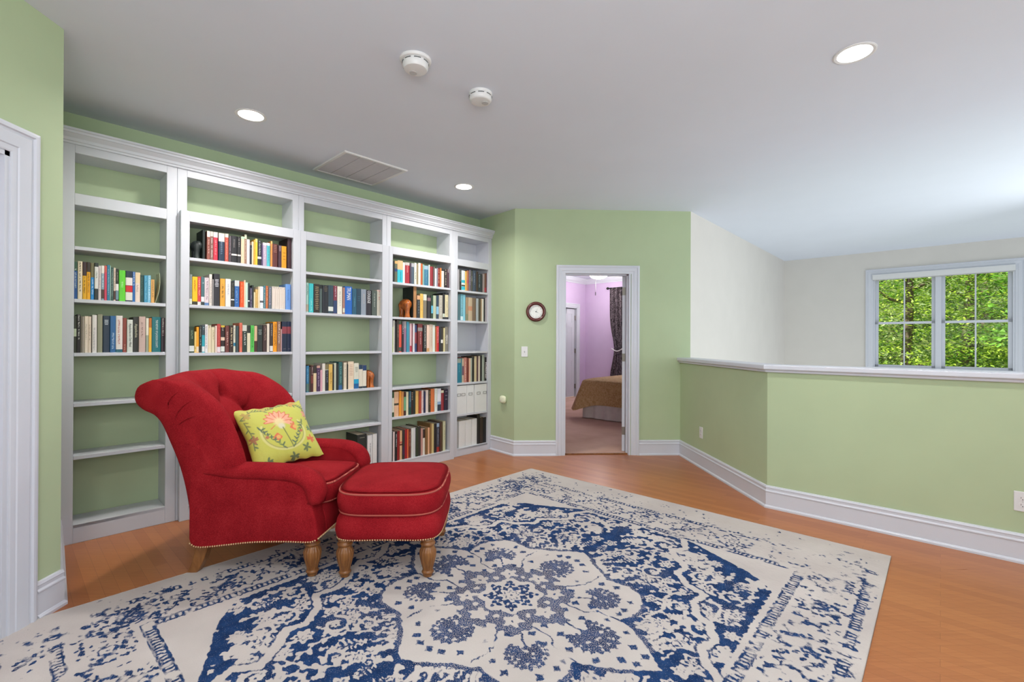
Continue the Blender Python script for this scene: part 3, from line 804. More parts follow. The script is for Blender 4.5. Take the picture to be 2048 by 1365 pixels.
 (3.1169, 3.1485, 0.202, '4c343c', [], ('v', 'e4e0dc', 0.769, 0.985), 'dark plum spine'),
]),
('4B', 1.487, -3.9, [
 (2.734, 2.7713, 0.235, '2a2c2c', [(0.788, 0.963, 'd8a478')], ('v', '8a94a0', 0.177, 0.726), 'black spine with orange white top'),
 (2.7735, 2.8098, 0.247, 'e4b85c', [], ('v', 'b4863a', 0.295, 0.893), 'golden yellow spine'),
 (2.812, 2.8539, 0.245, '7c7464', [(0.745, 1, 'd0d4c4')], None, 'mottled grey and white spine'),
 (2.8641, 2.9081, 0.237, '2a2628', [(0.76, 0.899, '8a6870')], None, 'black spine with pinkish patch'),
 (2.9096, 2.9341, 0.239, '24402f', [(0.232, 0.56, '5ab0cc')], None, 'dark green spine with blue label'),
 (2.9356, 2.9746, 0.242, 'b4bca0', [], None, 'sage spine'),
 (2.9768, 3.0087, 0.245, '24384c', [(0.204, 0.527, '86b8d4')], None, 'navy spine with pale blue label'),
 (3.011, 3.0601, 0.251, 'b0a898', [], ('v', 'e8e8e8', 0.097, 0.976), 'greyish white spine'),
 (3.0624, 3.0904, 0.273, '1c1a1c', [(0.084, 0.22, 'c4ccbc')], None, 'black spine with pale label'),
 (3.092, 3.1368, 0.282, '22222a', [(0.087, 0.923, 'd8cca4')], ('v', '5a5030', 0.153, 0.868), 'black spine with cream panel'),
]),
('4C', 1.147, -3.9, [
 (2.4511, 2.4608, 0.242, 'b8cc6c', [], None, 'thin yellow green spine'),
 (2.4659, 2.482, 0.307, 'dcd8cc', [], None, 'thin white spine'),
 (2.4853, 2.5034, 0.296, '171312', [], None, 'thin jet black spine'),
 (2.5054, 2.527, 0.311, '44362e', [], ('v', 'b89a78', 0.455, 0.864), 'dark brown spine with tan outline'),
 (2.5296, 2.5586, 0.309, 'dc4f38', [(0.872, 1, '4c5a44'), (0.027, 0.156, '4a5048')], None, 'red orange spine with grey ends'),
 (2.5606, 2.5826, 0.302, '221a26', [], ('v', 'eeeaee', 0.565, 0.991), 'black spine with white lettering'),
 (2.5846, 2.6114, 0.303, '96788e', [(0.773, 1, 'a49c9c')], ('v', 'c8688c', 0.47, 0.754), 'mauve spine'),
 (2.6148, 2.6392, 0.298, '3690a8', [], None, 'teal blue spine'),
 (2.6406, 2.6515, 0.287, '6a8a98', [], None, 'thin steel spine'),
 (2.6528, 2.672, 0.282, 'e0b8bc', [(0.015, 0.22, 'c03448')], None, 'pink spine with red foot'),
 (2.6734, 2.6865, 0.28, '7c2c38', [], None, 'thin maroon spine'),
 (2.6885, 2.71, 0.285, 'dcd8dc', [], None, 'pale lavender white spine'),
 (2.7121, 2.7352, 0.272, '2c406c', [(0.313, 0.721, '8a3440')], None, 'navy spine turning red'),
 (2.7471, 2.8046, 0.283, '7a2c2c', [(0.739, 0.865, '8a8680')], ('v', 'dca8a4', 0.26, 0.698), 'thick dark red spine with pale lettering'),
 (2.8125, 2.8515, 0.27, '1c1a18', [], ('v', 'f0f0ea', 0.14, 0.989), 'black spine with bold white lettering'),
 (2.8551, 2.888, 0.275, 'e8c8b4', [(0.006, 0.136, 'c89460')], None, 'peach spine with tan foot'),
 (2.8902, 2.9331, 0.281, 'd0bca8', [], ('v', 'b49488', 0.197, 0.946), 'tan pink spine'),
 (2.9346, 2.9638, 0.276, 'd8e0d4', [], None, 'pale mint spine'),
 (2.966, 2.9781, 0.258, 'b46a34', [], None, 'thin orange brown spine'),
 (2.9796, 3.0099, 0.265, 'c8282c', [], ('v', 'f0c8c0', 0.322, 0.966), 'red spine with white lettering'),
 (3.0145, 3.0367, 0.257, '22202a', [], None, 'blackish spine'),
 (3.039, 3.0668, 0.251, '302820', [(0.359, 0.499, 'ece8e0')], None, 'dark brown spine with white label'),
 (3.0707, 3.0885, 0.249, 'd8cc98', [], None, 'thin pale gold spine'),
 (3.0909, 3.1365, 0.262, '7c776c', [], ('T', 'MEXICO', 'eceae4', 0.309, 0.669), 'taupe spine with white title'),
]),
('4D', 0.527, -3.9, [
 (2.4561, 2.4779, 0.238, '2f4c28', [(0.188, 0.765, 'dcd8c4')], None, 'green spine with ivory panel'),
 (2.4799, 2.5307, 0.238, 'e0b490', [(0.455, 0.538, '3a3a2c')], None, 'salmon cream spine with dark band'),
 (2.5359, 2.5591, 0.244, 'ea9a2c', [], None, 'orange spine'),
 (2.5604, 2.5843, 0.236, 'cc8a4c', [], None, 'tan orange spine'),
 (2.587, 2.6132, 0.228, '3c1c1a', [(0.209, 0.799, '6aa47c')], None, 'dark brown spine with green panel'),
 (2.6152, 2.6423, 0.229, 'dcd6b4', [], None, 'ivory spine before a blue one'),
 (2.6478, 2.6697, 0.233, '2a5468', [(0, 0.316, '1c4c3c')], ('v', '90b8c8', 0.54, 0.963), 'dark blue spine with green foot'),
 (2.671, 2.6959, 0.228, '33201c', [], ('h', 'e0c49c', 0.618, 0.975, 5), 'dark brown spine with gold letters'),
 (2.6972, 2.7223, 0.232, '1f2a22', [], None, 'black green spine'),
 (2.7251, 2.7609, 0.229, 'deb064', [], None, 'golden tan spine'),
 (2.7665, 2.7949, 0.224, 'ac4630', [], None, 'rust red spine'),
 (2.7964, 2.82, 0.23, 'dcccc8', [], ('v', 'c85058', 0.101, 0.743), 'white spine with red lettering'),
 (2.8222, 2.846, 0.217, '22264a', [], None, 'navy spine'),
 (2.8475, 2.8803, 0.229, 'dfcec2', [], None, 'ivory pink spine'),
 (2.8825, 2.9075, 0.227, '3a3424', [], ('v', 'c8a468', 0.327, 0.96), 'olive black spine'),
 (2.9097, 2.9551, 0.237, 'd0703c', [], None, 'broad burnt orange spine'),
 (2.9581, 2.9935, 0.237, 'dcdfd8', [], ('h', 'a8b4a8', 0.204, 0.974, 9), 'white green spine'),
 (2.995, 3.0401, 0.234, 'dcdce4', [(0.294, 0.425, '8aa4c4'), (0.006, 0.294, '2a3444')], None, 'white spine with dark slate foot'),
 (3.0447, 3.0818, 0.212, '8c2c34', [(0.877, 1, 'dcd8bc')], None, 'dark red spine with ivory cap'),
 (3.0857, 3.1336, 0.221, '251a30', [], ('h', 'a898a8', 0.44, 0.972, 3), 'dark purple spine with silver lines'),
]),
('4E', 0.1, -3.9, [
 (2.4569, 2.4699, 0.286, '34363a', [], None, 'thin dark grey spine'),
 (2.4714, 2.4888, 0.283, 'e0ccc8', [], None, 'thin pale pink spine'),
 (2.4903, 2.5159, 0.28, '1c1c1e', [], ('v', 'd0d0d0', 0.49, 0.932), 'black spine with white lettering'),
 (2.5181, 2.5492, 0.282, '8c1c1c', [], None, 'dark red spine'),
 (2.5507, 2.5768, 0.282, 'd8b084', [(0.567, 0.624, 'c86858'), (0.488, 0.545, '6c2820')], None, 'tan spine with red bands'),
 (2.5783, 2.6009, 0.284, '2c2a2a', [(0.151, 0.434, '3a2444')], None, 'black spine turning purple'),
 (2.6024, 2.6313, 0.287, '98161c', [], None, 'deep red spine'),
 (2.6328, 2.6473, 0.284, 'd8683c', [], None, 'thin orange red spine'),
 (2.6489, 2.6766, 0.284, '6c3020', [], ('v', 'c88a70', 0.393, 0.92), 'brown red spine'),
 (2.6782, 2.703, 0.291, 'd4d8d2', [], None, 'pale grey white spine'),
 (2.7046, 2.7305, 0.29, 'cfd0d2', [], None, 'silvery white spine'),
 (2.732, 2.7613, 0.29, '2f3a28', [], None, 'dark green spine'),
 (2.7629, 2.7924, 0.296, '33302c', [], None, 'charcoal spine with pale edge'),
 (2.7948, 2.8182, 0.272, 'b88a80', [], None, 'dusty pink spine'),
 (2.8198, 2.8458, 0.265, 'dcd4c4', [(0.647, 0.987, '3a2c24')], None, 'white spine with dark spots'),
 (2.8475, 2.877, 0.271, '7c5a34', [], None, 'golden brown spine'),
 (2.8786, 2.9034, 0.268, 'eab48c', [], None, 'peach spine'),
 (2.9051, 2.9234, 0.309, '8c6a40', [], None, 'brown spine'),
 (2.9251, 2.9561, 0.305, 'c8b47c', [], None, 'beige spine of a bowed softcover'),
 (2.9578, 2.9892, 0.301, '1e1a1c', [], None, 'black spine beside the beige one'),
 (2.9917, 3.0277, 0.3, '3c4250', [(0.874, 1, '9ab0c4'), (0, 0.177, 'a03028')], ('v', 'a8a8b0', 0.245, 0.817), 'slate spine with red foot'),
 (3.0294, 3.0528, 0.31, '4c3228', [], None, 'dark brown spine'),
 (3.0545, 3.0719, 0.308, '5c4c2c', [], None, 'thin dark gold spine'),
 (3.0746, 3.1079, 0.311, 'c4c4a0', [], ('v', '8a8a70', 0.363, 0.922), 'pale sage spine'),
]),
('5A', 1.818, -3.945, [
 (3.3035, 3.3201, 0.227, 'a8a4a8', [], None, 'thin grey lavender spine'),
 (3.323, 3.3542, 0.228, '24221e', [], ('v', 'a8a8a0', 0.417, 0.99), 'black spine with grey lettering'),
 (3.3559, 3.4068, 0.222, 'd8e0de', [(0.387, 0.527, '28b0c0'), (0.216, 0.286, '3a3428'), (0.034, 0.205, '28b4c8')], None, 'white spine with turquoise bands'),
 (3.4085, 3.4304, 0.219, 'd8ac50', [], None, 'mustard spine'),
 (3.4316, 3.4572, 0.229, 'b06c48', [(0.381, 0.528, 'b84858')], None, 'rust tan spine'),
 (3.4626, 3.4902, 0.242, '6c6070', [], ('v', 'b8b0b8', 0.28, 0.972), 'plum grey spine'),
 (3.4914, 3.518, 0.234, '484840', [], ('v', 'b8b4a8', 0.475, 0.767), 'charcoal spine with pale patch'),
 (3.5204, 3.5669, 0.243, '3c4858', [], ('v', 'a0b0c0', 0.351, 0.981), 'slate blue spine'),
 (3.5694, 3.6009, 0.234, '3c3026', [], None, 'dark brown spine'),
 (3.6028, 3.6321, 0.207, '2a3438', [], ('v', 'a8b8bc', 0.277, 0.978), 'dark slate spine with white line'),
 (3.634, 3.6705, 0.211, '30363a', [], None, 'blackish slate spine'),
 (3.6724, 3.6979, 0.219, '9a8c88', [], None, 'taupe grey spine'),
 (3.6991, 3.7267, 0.227, '6c4838', [(0.054, 0.27, 'a03440')], None, 'brown spine with red foot'),
 (3.728, 3.7525, 0.232, '4a1c28', [], None, 'dark maroon spine'),
]),
('5B', 1.485, -3.945, [
 (3.307, 3.3407, 0.288, '4a6e74', [], None, 'slate teal spine'),
 (3.3422, 3.3799, 0.292, '5c9cac', [(0.018, 0.163, 'c8dce0')], ('v', 'c8e8ec', 0.202, 0.976), 'aqua spine with pale edge'),
 (3.3813, 3.4142, 0.288, '7cbccc', [], None, 'light blue spine'),
 (3.4195, 3.4489, 0.262, 'a08464', [(0.02, 0.292, '7c8060')], None, 'tan spine with olive foot'),
 (3.4534, 3.5123, 0.263, 'b8a488', [(0.442, 0.628, 'c08868')], None, 'mottled beige spine'),
 (3.5177, 3.5706, 0.262, '74604c', [], None, 'taupe brown spine'),
 (3.5745, 3.6068, 0.259, 'a4acae', [], None, 'pale grey blue spine'),
 (3.6092, 3.6418, 0.259, '4c4434', [], None, 'dark olive brown spine'),
 (3.6434, 3.6586, 0.26, 'b09474', [], None, 'thin tan spine'),
 (3.6602, 3.6909, 0.262, 'dcd8cc', [], None, 'ivory spine'),
 (3.6925, 3.7095, 0.27, '22242a', [], None, 'thin black spine'),
 (3.712, 3.7414, 0.281, 'a8a0a4', [], None, 'grey mauve spine'),
]),
('5D', 0.8, -3.945, [
 (3.3008, 3.3491, 0.267, '1a7288', [(0.821, 1, '8a9488')], ('v', '60b0bc', 0.42, 0.736), 'teal spine with grey top'),
 (3.3505, 3.3675, 0.269, '3c7880', [], None, 'thin dark aqua spine'),
 (3.369, 3.3935, 0.268, 'c0a890', [(0.302, 0.683, '6c5060')], None, 'cream spine turning purple'),
 (3.395, 3.4325, 0.276, 'b87868', [], ('v', 'f0d8d0', 0.081, 0.825), 'red brown spine with white streak'),
 (3.434, 3.4651, 0.272, '6c2418', [], None, 'maroon spine'),
 (3.4666, 3.488, 0.266, 'd8a88c', [], None, 'peach spine'),
 (3.4895, 3.5095, 0.269, 'b0b8a4', [], None, 'thin sage spine'),
 (3.511, 3.5459, 0.285, '262622', [], None, 'black spine before a cream one'),
 (3.5474, 3.5811, 0.287, 'c8b890', [], None, 'cream tan spine'),
 (3.5826, 3.6063, 0.29, '54383c', [], None, 'purple brown spine'),
 (3.6079, 3.6396, 0.289, 'd4c4b0', [], None, 'cream spine'),
 (3.6412, 3.6645, 0.292, '201e1e', [], None, 'thin black spine'),
 (3.6661, 3.7024, 0.3, '98a094', [], None, 'grey green spine'),
 (3.7049, 3.7465, 0.273, '1c1816', [], ('T', 'HORRIFIED', 'f0ece6', 0.105, 0.782), 'black box spine with white letters'),
]),
('5F', 0.085, -3.945, [
 (3.2975, 3.3225, 0.292, '9a9a98', [], None, 'thin grey folder'),
 (3.3256, 3.4193, 0.29, 'dcdcda', [], None, 'white binder, left of three'),
 (3.4225, 3.5122, 0.291, 'dcdcda', [], None, 'white binder, middle of three'),
 (3.5172, 3.5941, 0.293, 'dcdcda', [], None, 'white binder, right of three'),
 (3.5974, 3.6399, 0.333, '1c1614', [], None, 'black brown album'),
 (3.6434, 3.6881, 0.296, '33241a', [], None, 'dark brown album'),
 (3.6916, 3.744, 0.293, '161414', [], None, 'black album'),
]),
]
# ------------------------------------------------------------------ built-in bookcase (local frame: x = along wall, y = into the wall)
Y1, Y2, YB = 3.92, 3.875, 4.148               # face of outer bays / top row, face of projecting lower bays, back
def bcloc(u, z=0.0, y=0.0):
    return bk(u, -y, z)
BAYN = ['leftmost bay', 'second bay', 'middle bay', 'fourth bay', 'rightmost bay']
BAYS = [  # unit u0, u1, upper opening, lower opening, shelf heights (top faces), projecting
    (U0, .7495, (.230, .691), (.230, .691), [1.83, 1.505, 1.172, .86, .535, .115], False),
    (.7505, 1.5765, (.808, 1.530), (.815, 1.518), [1.833, 1.503, 1.165, .83, .50, .10], True),
    (1.5775, 2.3975, (1.622, 2.352), (1.622, 2.326), [1.825, 1.489, 1.162, .825, .497, .10], True),
    (2.3985, 3.1995, (2.444, 3.162), (2.438, 3.145), [1.82, 1.487, 1.147, .808, .527, .10], True),
    (3.2005, U1, (3.275, 3.735), (3.277, 3.728), [1.818, 1.485, 1.145, .80, .456, .085], False),
]
LAB = ['leftmost white bookcase bay, mostly hidden low by the red armchair',
       'second white bookcase bay from the left, stepping forward behind the armchair back',
       'middle white bookcase bay, two rows of books and three bare shelves',
       'fourth white bookcase bay from the left, holding the carved elephant bookend board',
       'narrow rightmost white bookcase bay with white storage boxes near the floor']
LAB[0] = 'leftmost white bookcase bay beside the left wall, lower three shelves empty'
LAB[1] = 'second white bookcase bay from the left, directly behind the armchair back'
for bi, (ua, ub, (a0, a1), (l0, l1), shelves, proj) in enumerate(BAYS):
    root = empty('bookcase_bay', bcloc((ua + ub) / 2, 0, Y1), TH, LAB[bi], 'bookcase', 'built-in bookcase bays')
    um = (ua + ub) / 2
    yl = (Y2 - Y1) if proj else 0.0            # local y of the lower face
    yb = YB - Y1
    X = lambda u: u - um
    zt0, zt1, zl1 = 2.155, 2.402, 2.083
    # face frame
    ff = MB(); t = .02
    if proj:
        la, lb_ = (.763 if bi == 1 else ua), (3.197 if bi == 3 else ub)
        ff.box(X(ua), X(a0), 0, t, zl1 + .03, 2.46); ff.box(X(a1), X(ub), 0, t, zl1 + .03, 2.46)
        ff.box(X(a0), X(a1), 0, t, zt1, 2.46)
        ff.box(X(ua), X(la), 0, t, 0, zl1 + .03) if la > ua + .001 else None
        ff.box(X(lb_), X(ub), 0, t, 0, zl1 + .03) if lb_ < ub - .001 else None
        ff.box(X(la), X(l0), yl, t, 0, zt0); ff.box(X(l1), X(lb_), yl, t, 0, zt0)
        ff.box(X(l0), X(l1), yl, t, zl1, zt0)
        ff.box(X(l0), X(l1), yl, yl + t, 0, shelves[-1] - .001)
    else:
        ff.box(X(ua), X(a0), 0, t, 0, 2.46); ff.box(X(a1), X(ub), 0, t, 0, 2.46)
        ff.box(X(a0), X(a1), 0, t, zt1, 2.46); ff.box(X(a0), X(a1), 0, t, zl1, zt0)
        ff.box(X(a0), X(a1), 0, t, 0, shelves[-1] - .001)
    bevel(ff.build('face_frame', M['shelf_white'], root), .0018, 1)
    # side panels
    for (uu, sgn) in ((min(a0, l0), -1), (max(a1, l1), 1)):
        p = MB()
        e0, e1 = (uu - .016, uu) if sgn < 0 else (uu, uu + .016)
        p.box(X(e0), X(e1), t, yb, 0, 2.45)
        p.build('side_panel', M['shelf_white'], root)
    # fixed deck between upper and lower compartments, top panel
    p = MB(); p.box(X(min(a0, l0)), X(max(a1, l1)), yl + t, yb, zl1 + .012, zl1 + .034); p.box(X(min(a0, l0)), X(max(a1, l1)), t, yb, zl1 + .034, zt0 - .002); p.build('deck', M['shelf_white'], root)
    p = MB(); p.box(X(a0 - .016), X(a1 + .016), t, yb, zt1 + .002, zt1 + .022); p.build('top_panel', M['shelf_white'], root)
    for k, zs in enumerate(shelves):
        p = MB()
        last = k == len(shelves) - 1
        p.box(X(l0) + .001, X(l1) - .001, yl + (.004 if not last else .0), yb - .002, zs - .022, zs)
        bevel(p.build('shelf', M['shelf_white'], root), .0015, 1)
    if bi == 4:
        p = MB(); p.box(X(a0), X(a1), yb - .012, yb - .001, .06, 2.402); p.build('back_panel', M['shelf_white'], root)
# projecting left side of the second bay is part of its frame
# crown along the whole top
crp = [(0, 2.452), (.012, 2.452), (.014, 2.464), (.020, 2.468), (.024, 2.484), (.044, 2.506), (.050, 2.508), (.052, 2.520), (.060, 2.524), (.060, 2.536), (0, 2.536)]
cm = sweep([P(bk(U1 + .004, -3.92)), P(bk(U0, -3.92))], [(h_, z_) for h_, z_ in crp], to3z)
tag(cm.build('crown_molding', M['shelf_white']), 'white stepped crown molding running along the top of the whole bookcase', 'molding')

# ------------------------------------------------------------------ books
def text_mesh(s, size):
    cu = bpy.data.curves.new('txt', 'FONT'); cu.body = s; cu.size = size
    cu.align_x = 'LEFT'; cu.align_y = 'BOTTOM'; cu.extrude = .0003; cu.resolution_u = 2
    ob = bpy.data.objects.new('txt', cu); COL.objects.link(ob)
    dg = bpy.context.evaluated_depsgraph_get(); dg.update()
    me = bpy.data.meshes.new_from_object(ob.evaluated_get(dg))
    bpy.data.objects.remove(ob); bpy.data.curves.remove(cu)
    return me

TXT = {}
def text_mat(hx):
    if hx not in TXT: TXT[hx] = paint_mat('spine_lettering_' + hx, hexc(hx), 0.5, 0.03, 40, 0.0)
    return TXT[hx]

LIFT = 1.10
def make_book(w, h, depth, col, bands, tx, root, rnd):
    c = hexc(col, LIFT)
    mb = MB()
    bt = .0022                                  # board thickness
    pr = min(.004, w * .12)
    # spine: gently rounded front
    xs = [-w / 2, -w / 2 + w * .10, -w / 2 + w * .3, 0, w / 2 - w * .3, w / 2 - w * .10, w / 2]
    ys = [pr, pr * .45, pr * .12, 0, pr * .12, pr * .45, pr]
    cuts = sorted(set([0.0, 1.0] + [b for bd in bands for b in bd[:2]]))
    for a, b in zip(cuts[:-1], cuts[1:]):
        m = (a + b) / 2; cc = c
        for bd in bands:
            if bd[0] <= m <= bd[1]: cc = hexc(bd[2], LIFT)
        for i in range(6):
            mb.quad((xs[i], ys[i], a * h), (xs[i + 1], ys[i + 1], a * h), (xs[i + 1], ys[i + 1], b * h), (xs[i], ys[i], b * h), 0, cc)
    dk = tuple(v * .92 for v in c[:3]) + (1,)
    for sx in (-1, 1):
        xo, xi = sx * w / 2, sx * (w / 2 - bt)
        a, b = min(xo, xi), max(xo, xi)
        mb.box(a, b, pr, depth, 0, h, 0, dk)
    # spine end strips
    mb.box(-w / 2 + bt, w / 2 - bt, pr, pr + .002, 0, h, 0, dk)
    # lettering marks
    if tx and tx[0] == 'v':
        tc = hexc(tx[1], LIFT); a, b = tx[2] * h, tx[3] * h
        z = b; lw = min(.010, w * .34); off = (rnd.random() - .5) * w * .12
        while z > a + .004:
            dz = rnd.choice((.0035, .0045, .006, .003))
            if rnd.random() > .16:
                k = rnd.random()
                x0, x1 = -lw / 2 + off, lw / 2 + off
                if k < .35: mb.box(x0, x1, -.0006, .0008, z - dz * .45, z, 0, tc)
                elif k < .7:
                    mb.box(x0, x0 + lw * .3, -.0006, .0008, z - dz, z, 0, tc); mb.box(x0, x1, -.0006, .0008, z - dz * .35, z, 0, tc)
                else: mb.box(x1 - lw * .45, x1, -.0006, .0008, z - dz, z, 0, tc); mb.box(x0, x1, -.0006, .0008, z - dz, z - dz * .65, 0, tc)
            z -= dz * 1.35
    if tx and tx[0] == 'h':
        tc = hexc(tx[1], LIFT); n = tx[4]
        for k in range(n):
            z = (tx[2] + (tx[3] - tx[2]) * (k + .5) / n) * h
            ww = w * (.42 + .22 * rnd.random()) / 2
            hh = max(.0012, min(.004, (tx[3] - tx[2]) * h / n * .38))
            mb.box(-ww, ww, -.0006, .0008, z - hh / 2, z + hh / 2, 0, tc)
    cv = mb.build('cover', M['book'], root, fix=False)
    pg = MB()
    rec = .003 if h > .17 else .0006
    pg.box(-w / 2 + bt, w / 2 - bt, pr + .002, depth - .003, rec, h - rec)
    pg.build('page_block', M['pages'], root, fix=False)
    if tx and tx[0] == 'T':
        me = text_mesh(tx[1], 1.0)
        co = np.array([v.co[:] for v in me.vertices]); mn = co.min(0); mxx = co.max(0)
        L = (tx[4] - tx[3]) * h; H = w * .56
        sx = L / (mxx[0] - mn[0]); sy = H / (mxx[1] - mn[1])
        if tx[1] == 'THE HISTORY OF JACKSON COUNTY' or tx[1].startswith('Appalachia'): sy = min(sy, sx * 1.5)
        cy_ = (mxx[1] + mn[1]) / 2
        for v in me.vertices:                   # reads from top to bottom
            x, y, z = v.co
            v.co = ((y - cy_) * sy, -.0009 + z, tx[4] * h - (x - mn[0]) * sx)
        me.materials.append(text_mat(tx[2]))
        to = bpy.data.objects.new('spine_title', me); COL.objects.link(to); to.parent = root

ORD = ['first', 'second', 'third', 'fourth', 'fifth', 'sixth', 'seventh', 'eighth', 'ninth', 'tenth', 'eleventh', 'twelfth', 'thirteenth', 'fourteenth', 'fifteenth', 'sixteenth', 'seventeenth', 'eighteenth', 'nineteenth', 'twentieth']
ORD += ['twenty-' + o for o in ORD[:9]] + ['thirtieth'] + ['thirty-' + o for o in ORD[:9]]
ROWN = {'1U': ('upper', 0), '1L': ('lower', 0), '2A': ('top', 1), '2B': ('middle', 1), '2C': ('bottom', 1), '3U': ('upper', 2), '3L': ('second', 2), '3B': ('bottom', 2),
        '4A': ('top', 3), '4B': ('second', 3), '4C': ('third', 3), '4D': ('fourth', 3), '4E': ('bottom', 3), '5A': ('top', 4), '5B': ('second', 4), '5D': ('third', 4), '5F': ('bottom', 4)}
rnd = random.Random(11)
for key, zs, cb, rows in BOOKS:
    row, bay = ROWN[key]
    n = len(rows)
    for i, (u0, u1, h, col, bands, tx, look) in enumerate(rows):
        w = u1 - u0
        nm = 'book'
        if 'binder' in look: nm = 'ring_binder'
        elif 'album' in look: nm = 'photo_album'
        elif 'folder' in look: nm = 'folder'
        elif 'box spine' in look: nm = 'game_box'
        what = look.replace(' spine', ' ' + nm.replace('_', ' '), 1) if ' spine' in look else look
        if nm == 'game_box': what = look.replace('box spine', 'game box')
        o_ = (ORD[i] + ' from left') if i < (n + 1) // 2 + 2 or n - i > 12 else ((ORD[n - 1 - i] + ' from right') if i < n - 1 else 'far right')
        if i == 0: o_ = 'far left'
        lab = f'{what}, {o_}, {row} row of {BAYN[bay]}'
        deep = min(.195 if bay in (0, 4) else .235, max(.12, h * .72 + rnd.uniform(-.012, .012)))
        yy = -cb + (rnd.random() * .006 - .001 if key not in ('4E',) else rnd.random() * .012)
        deep = min(deep, YB - yy - .008)
        root = empty(nm, bcloc((u0 + u1) / 2, zs, yy), TH, lab, nm.replace('_', ' '), f'books on the {row} row of the {BAYN[bay]}')
        make_book(w, h, deep, col, bands, tx, root, rnd)

# ------------------------------------------------------------------ bookends, card, storage boxes
def elephant_rear(mb, s, cx, y, z0, sgn=1):
    """rear half of a carved standing elephant facing sideways into the board at local x=cx"""
    def blob(c, r, seg=16, rings=10):
        vs = []; fs = []
        for j in range(rings + 1):
            ph = PI * j / rings
            for i in range(seg):
                a = 2 * PI * i / seg
                vs.append((c[0] + r[0] * math.sin(ph) * math.cos(a), c[1] + r[1] * math.sin(ph) * math.sin(a), c[2] + r[2] * math.cos(ph)))
        for j in range(rings):
            for i in range(seg):
                fs.append((j * seg + i, j * seg + (i + 1) % seg, (j + 1) * seg + (i + 1) % seg, (j + 1) * seg + i))
        mb.add(vs, fs)
    blob((cx - sgn * .018 * s, y, z0 + .100 * s), (.044 * s, .056 * s, .042 * s))
    for dy in (-.036, .036):
        prof = [(.024 * s, 0), (.024 * s, .006 * s), (.019 * s, .014 * s), (.0165 * s, .04 * s), (.020 * s, .070 * s), (.026 * s, .10 * s), (.01 * s, .125 * s)]
        mb.lathe(prof, 14, (cx - sgn * .030 * s, y + dy * s, z0))
    mb.tube([(cx - sgn * .064 * s, y, z0 + .118 * s), (cx - sgn * .071 * s, y, z0 + .10 * s), (cx - sgn * .070 * s, y + .003, z0 + .065 * s), (cx - sgn * .068 * s, y, z0 + .05 * s)], [.006 * s, .005 * s, .0035 * s, .005 * s], 8)

zs = 1.487
r_ = empty('bookend', bcloc(2.706, zs, 3.905), TH, 'tall dark board bookend with carved orange elephant rear, fourth bay second row', 'bookend', 'elephant bookends')
m = MB(); m.box(-.013, .021, .001, .19, 0, .335); bevel(m.build('board', M['board_dark'], r_), .002, 1)
m = MB(); m.box(-.0135, .0215, -.002, .001, 0, .336); m.build('front_edge', M['board_edge'], r_)
m = MB(); elephant_rear(m, 1.36, -.013, .094, .0, 1); m.build('elephant_figure', M['elephant_wood'], r_, smooth=True)
zs = .825
r_ = empty('bookend', bcloc(2.204, zs, 3.91), TH, 'small carved orange elephant bookend standing right of the cream twin books, middle bay', 'bookend', 'elephant bookends')
m = MB(); m.box(-.004, .012, 0, .16, 0, .15); bevel(m.build('board', M['elephant_wood'], r_), .002, 1)
m = MB(); elephant_rear(m, 1.12, .012, .062, .0, -1); m.build('elephant_figure', M['elephant_wood'], r_, smooth=True)
zs = 1.833
r_ = empty('bookend', bcloc(.898, zs, 3.91), TH, 'dark bookend with blackish carved figure, left of top row in second bay', 'bookend')
m = MB(); m.box(.002, .018, 0, .17, 0, .215); bevel(m.build('board', M['board_dark'], r_), .002, 1)
m = MB(); elephant_rear(m, .98, .002, .06, 0, 1); m.build('carved_figure', M['board_dark'], r_, smooth=True)

# pale greeting card leaning at the right end of the upper row, leftmost bay
zs = 1.505
r_ = empty('greeting_card', bcloc(.653, zs, 3.935), TH, 'pale green greeting card leaning at right end of upper row, leftmost bay', 'card')
M['card'] = paint_mat('pale_green_card', hexc('c4ceae'), 0.5, 0.05, 30, 0.0)
m = MB()
for k in range(8):
    t0, t1 = k / 8, (k + 1) / 8
    f = lambda t: (-.020 + .022 * t + .012 * math.sin(t * PI), .205 * t)
    (xa, za), (xb, zb) = f(t0), f(t1)
    m.add([(xa, 0, za), (xa + .0016, 0, za), (xb + .0016, 0, zb), (xb, 0, zb), (xa, .11, za), (xa + .0016, .11, za), (xb + .0016, .11, zb), (xb, .11, zb)],
          [(0, 1, 2, 3), (7, 6, 5, 4), (0, 3, 7, 4), (1, 5, 6, 2), (3, 2, 6, 7), (0, 4, 5, 1)])
m.build('folded_sheet', M['card'], r_)

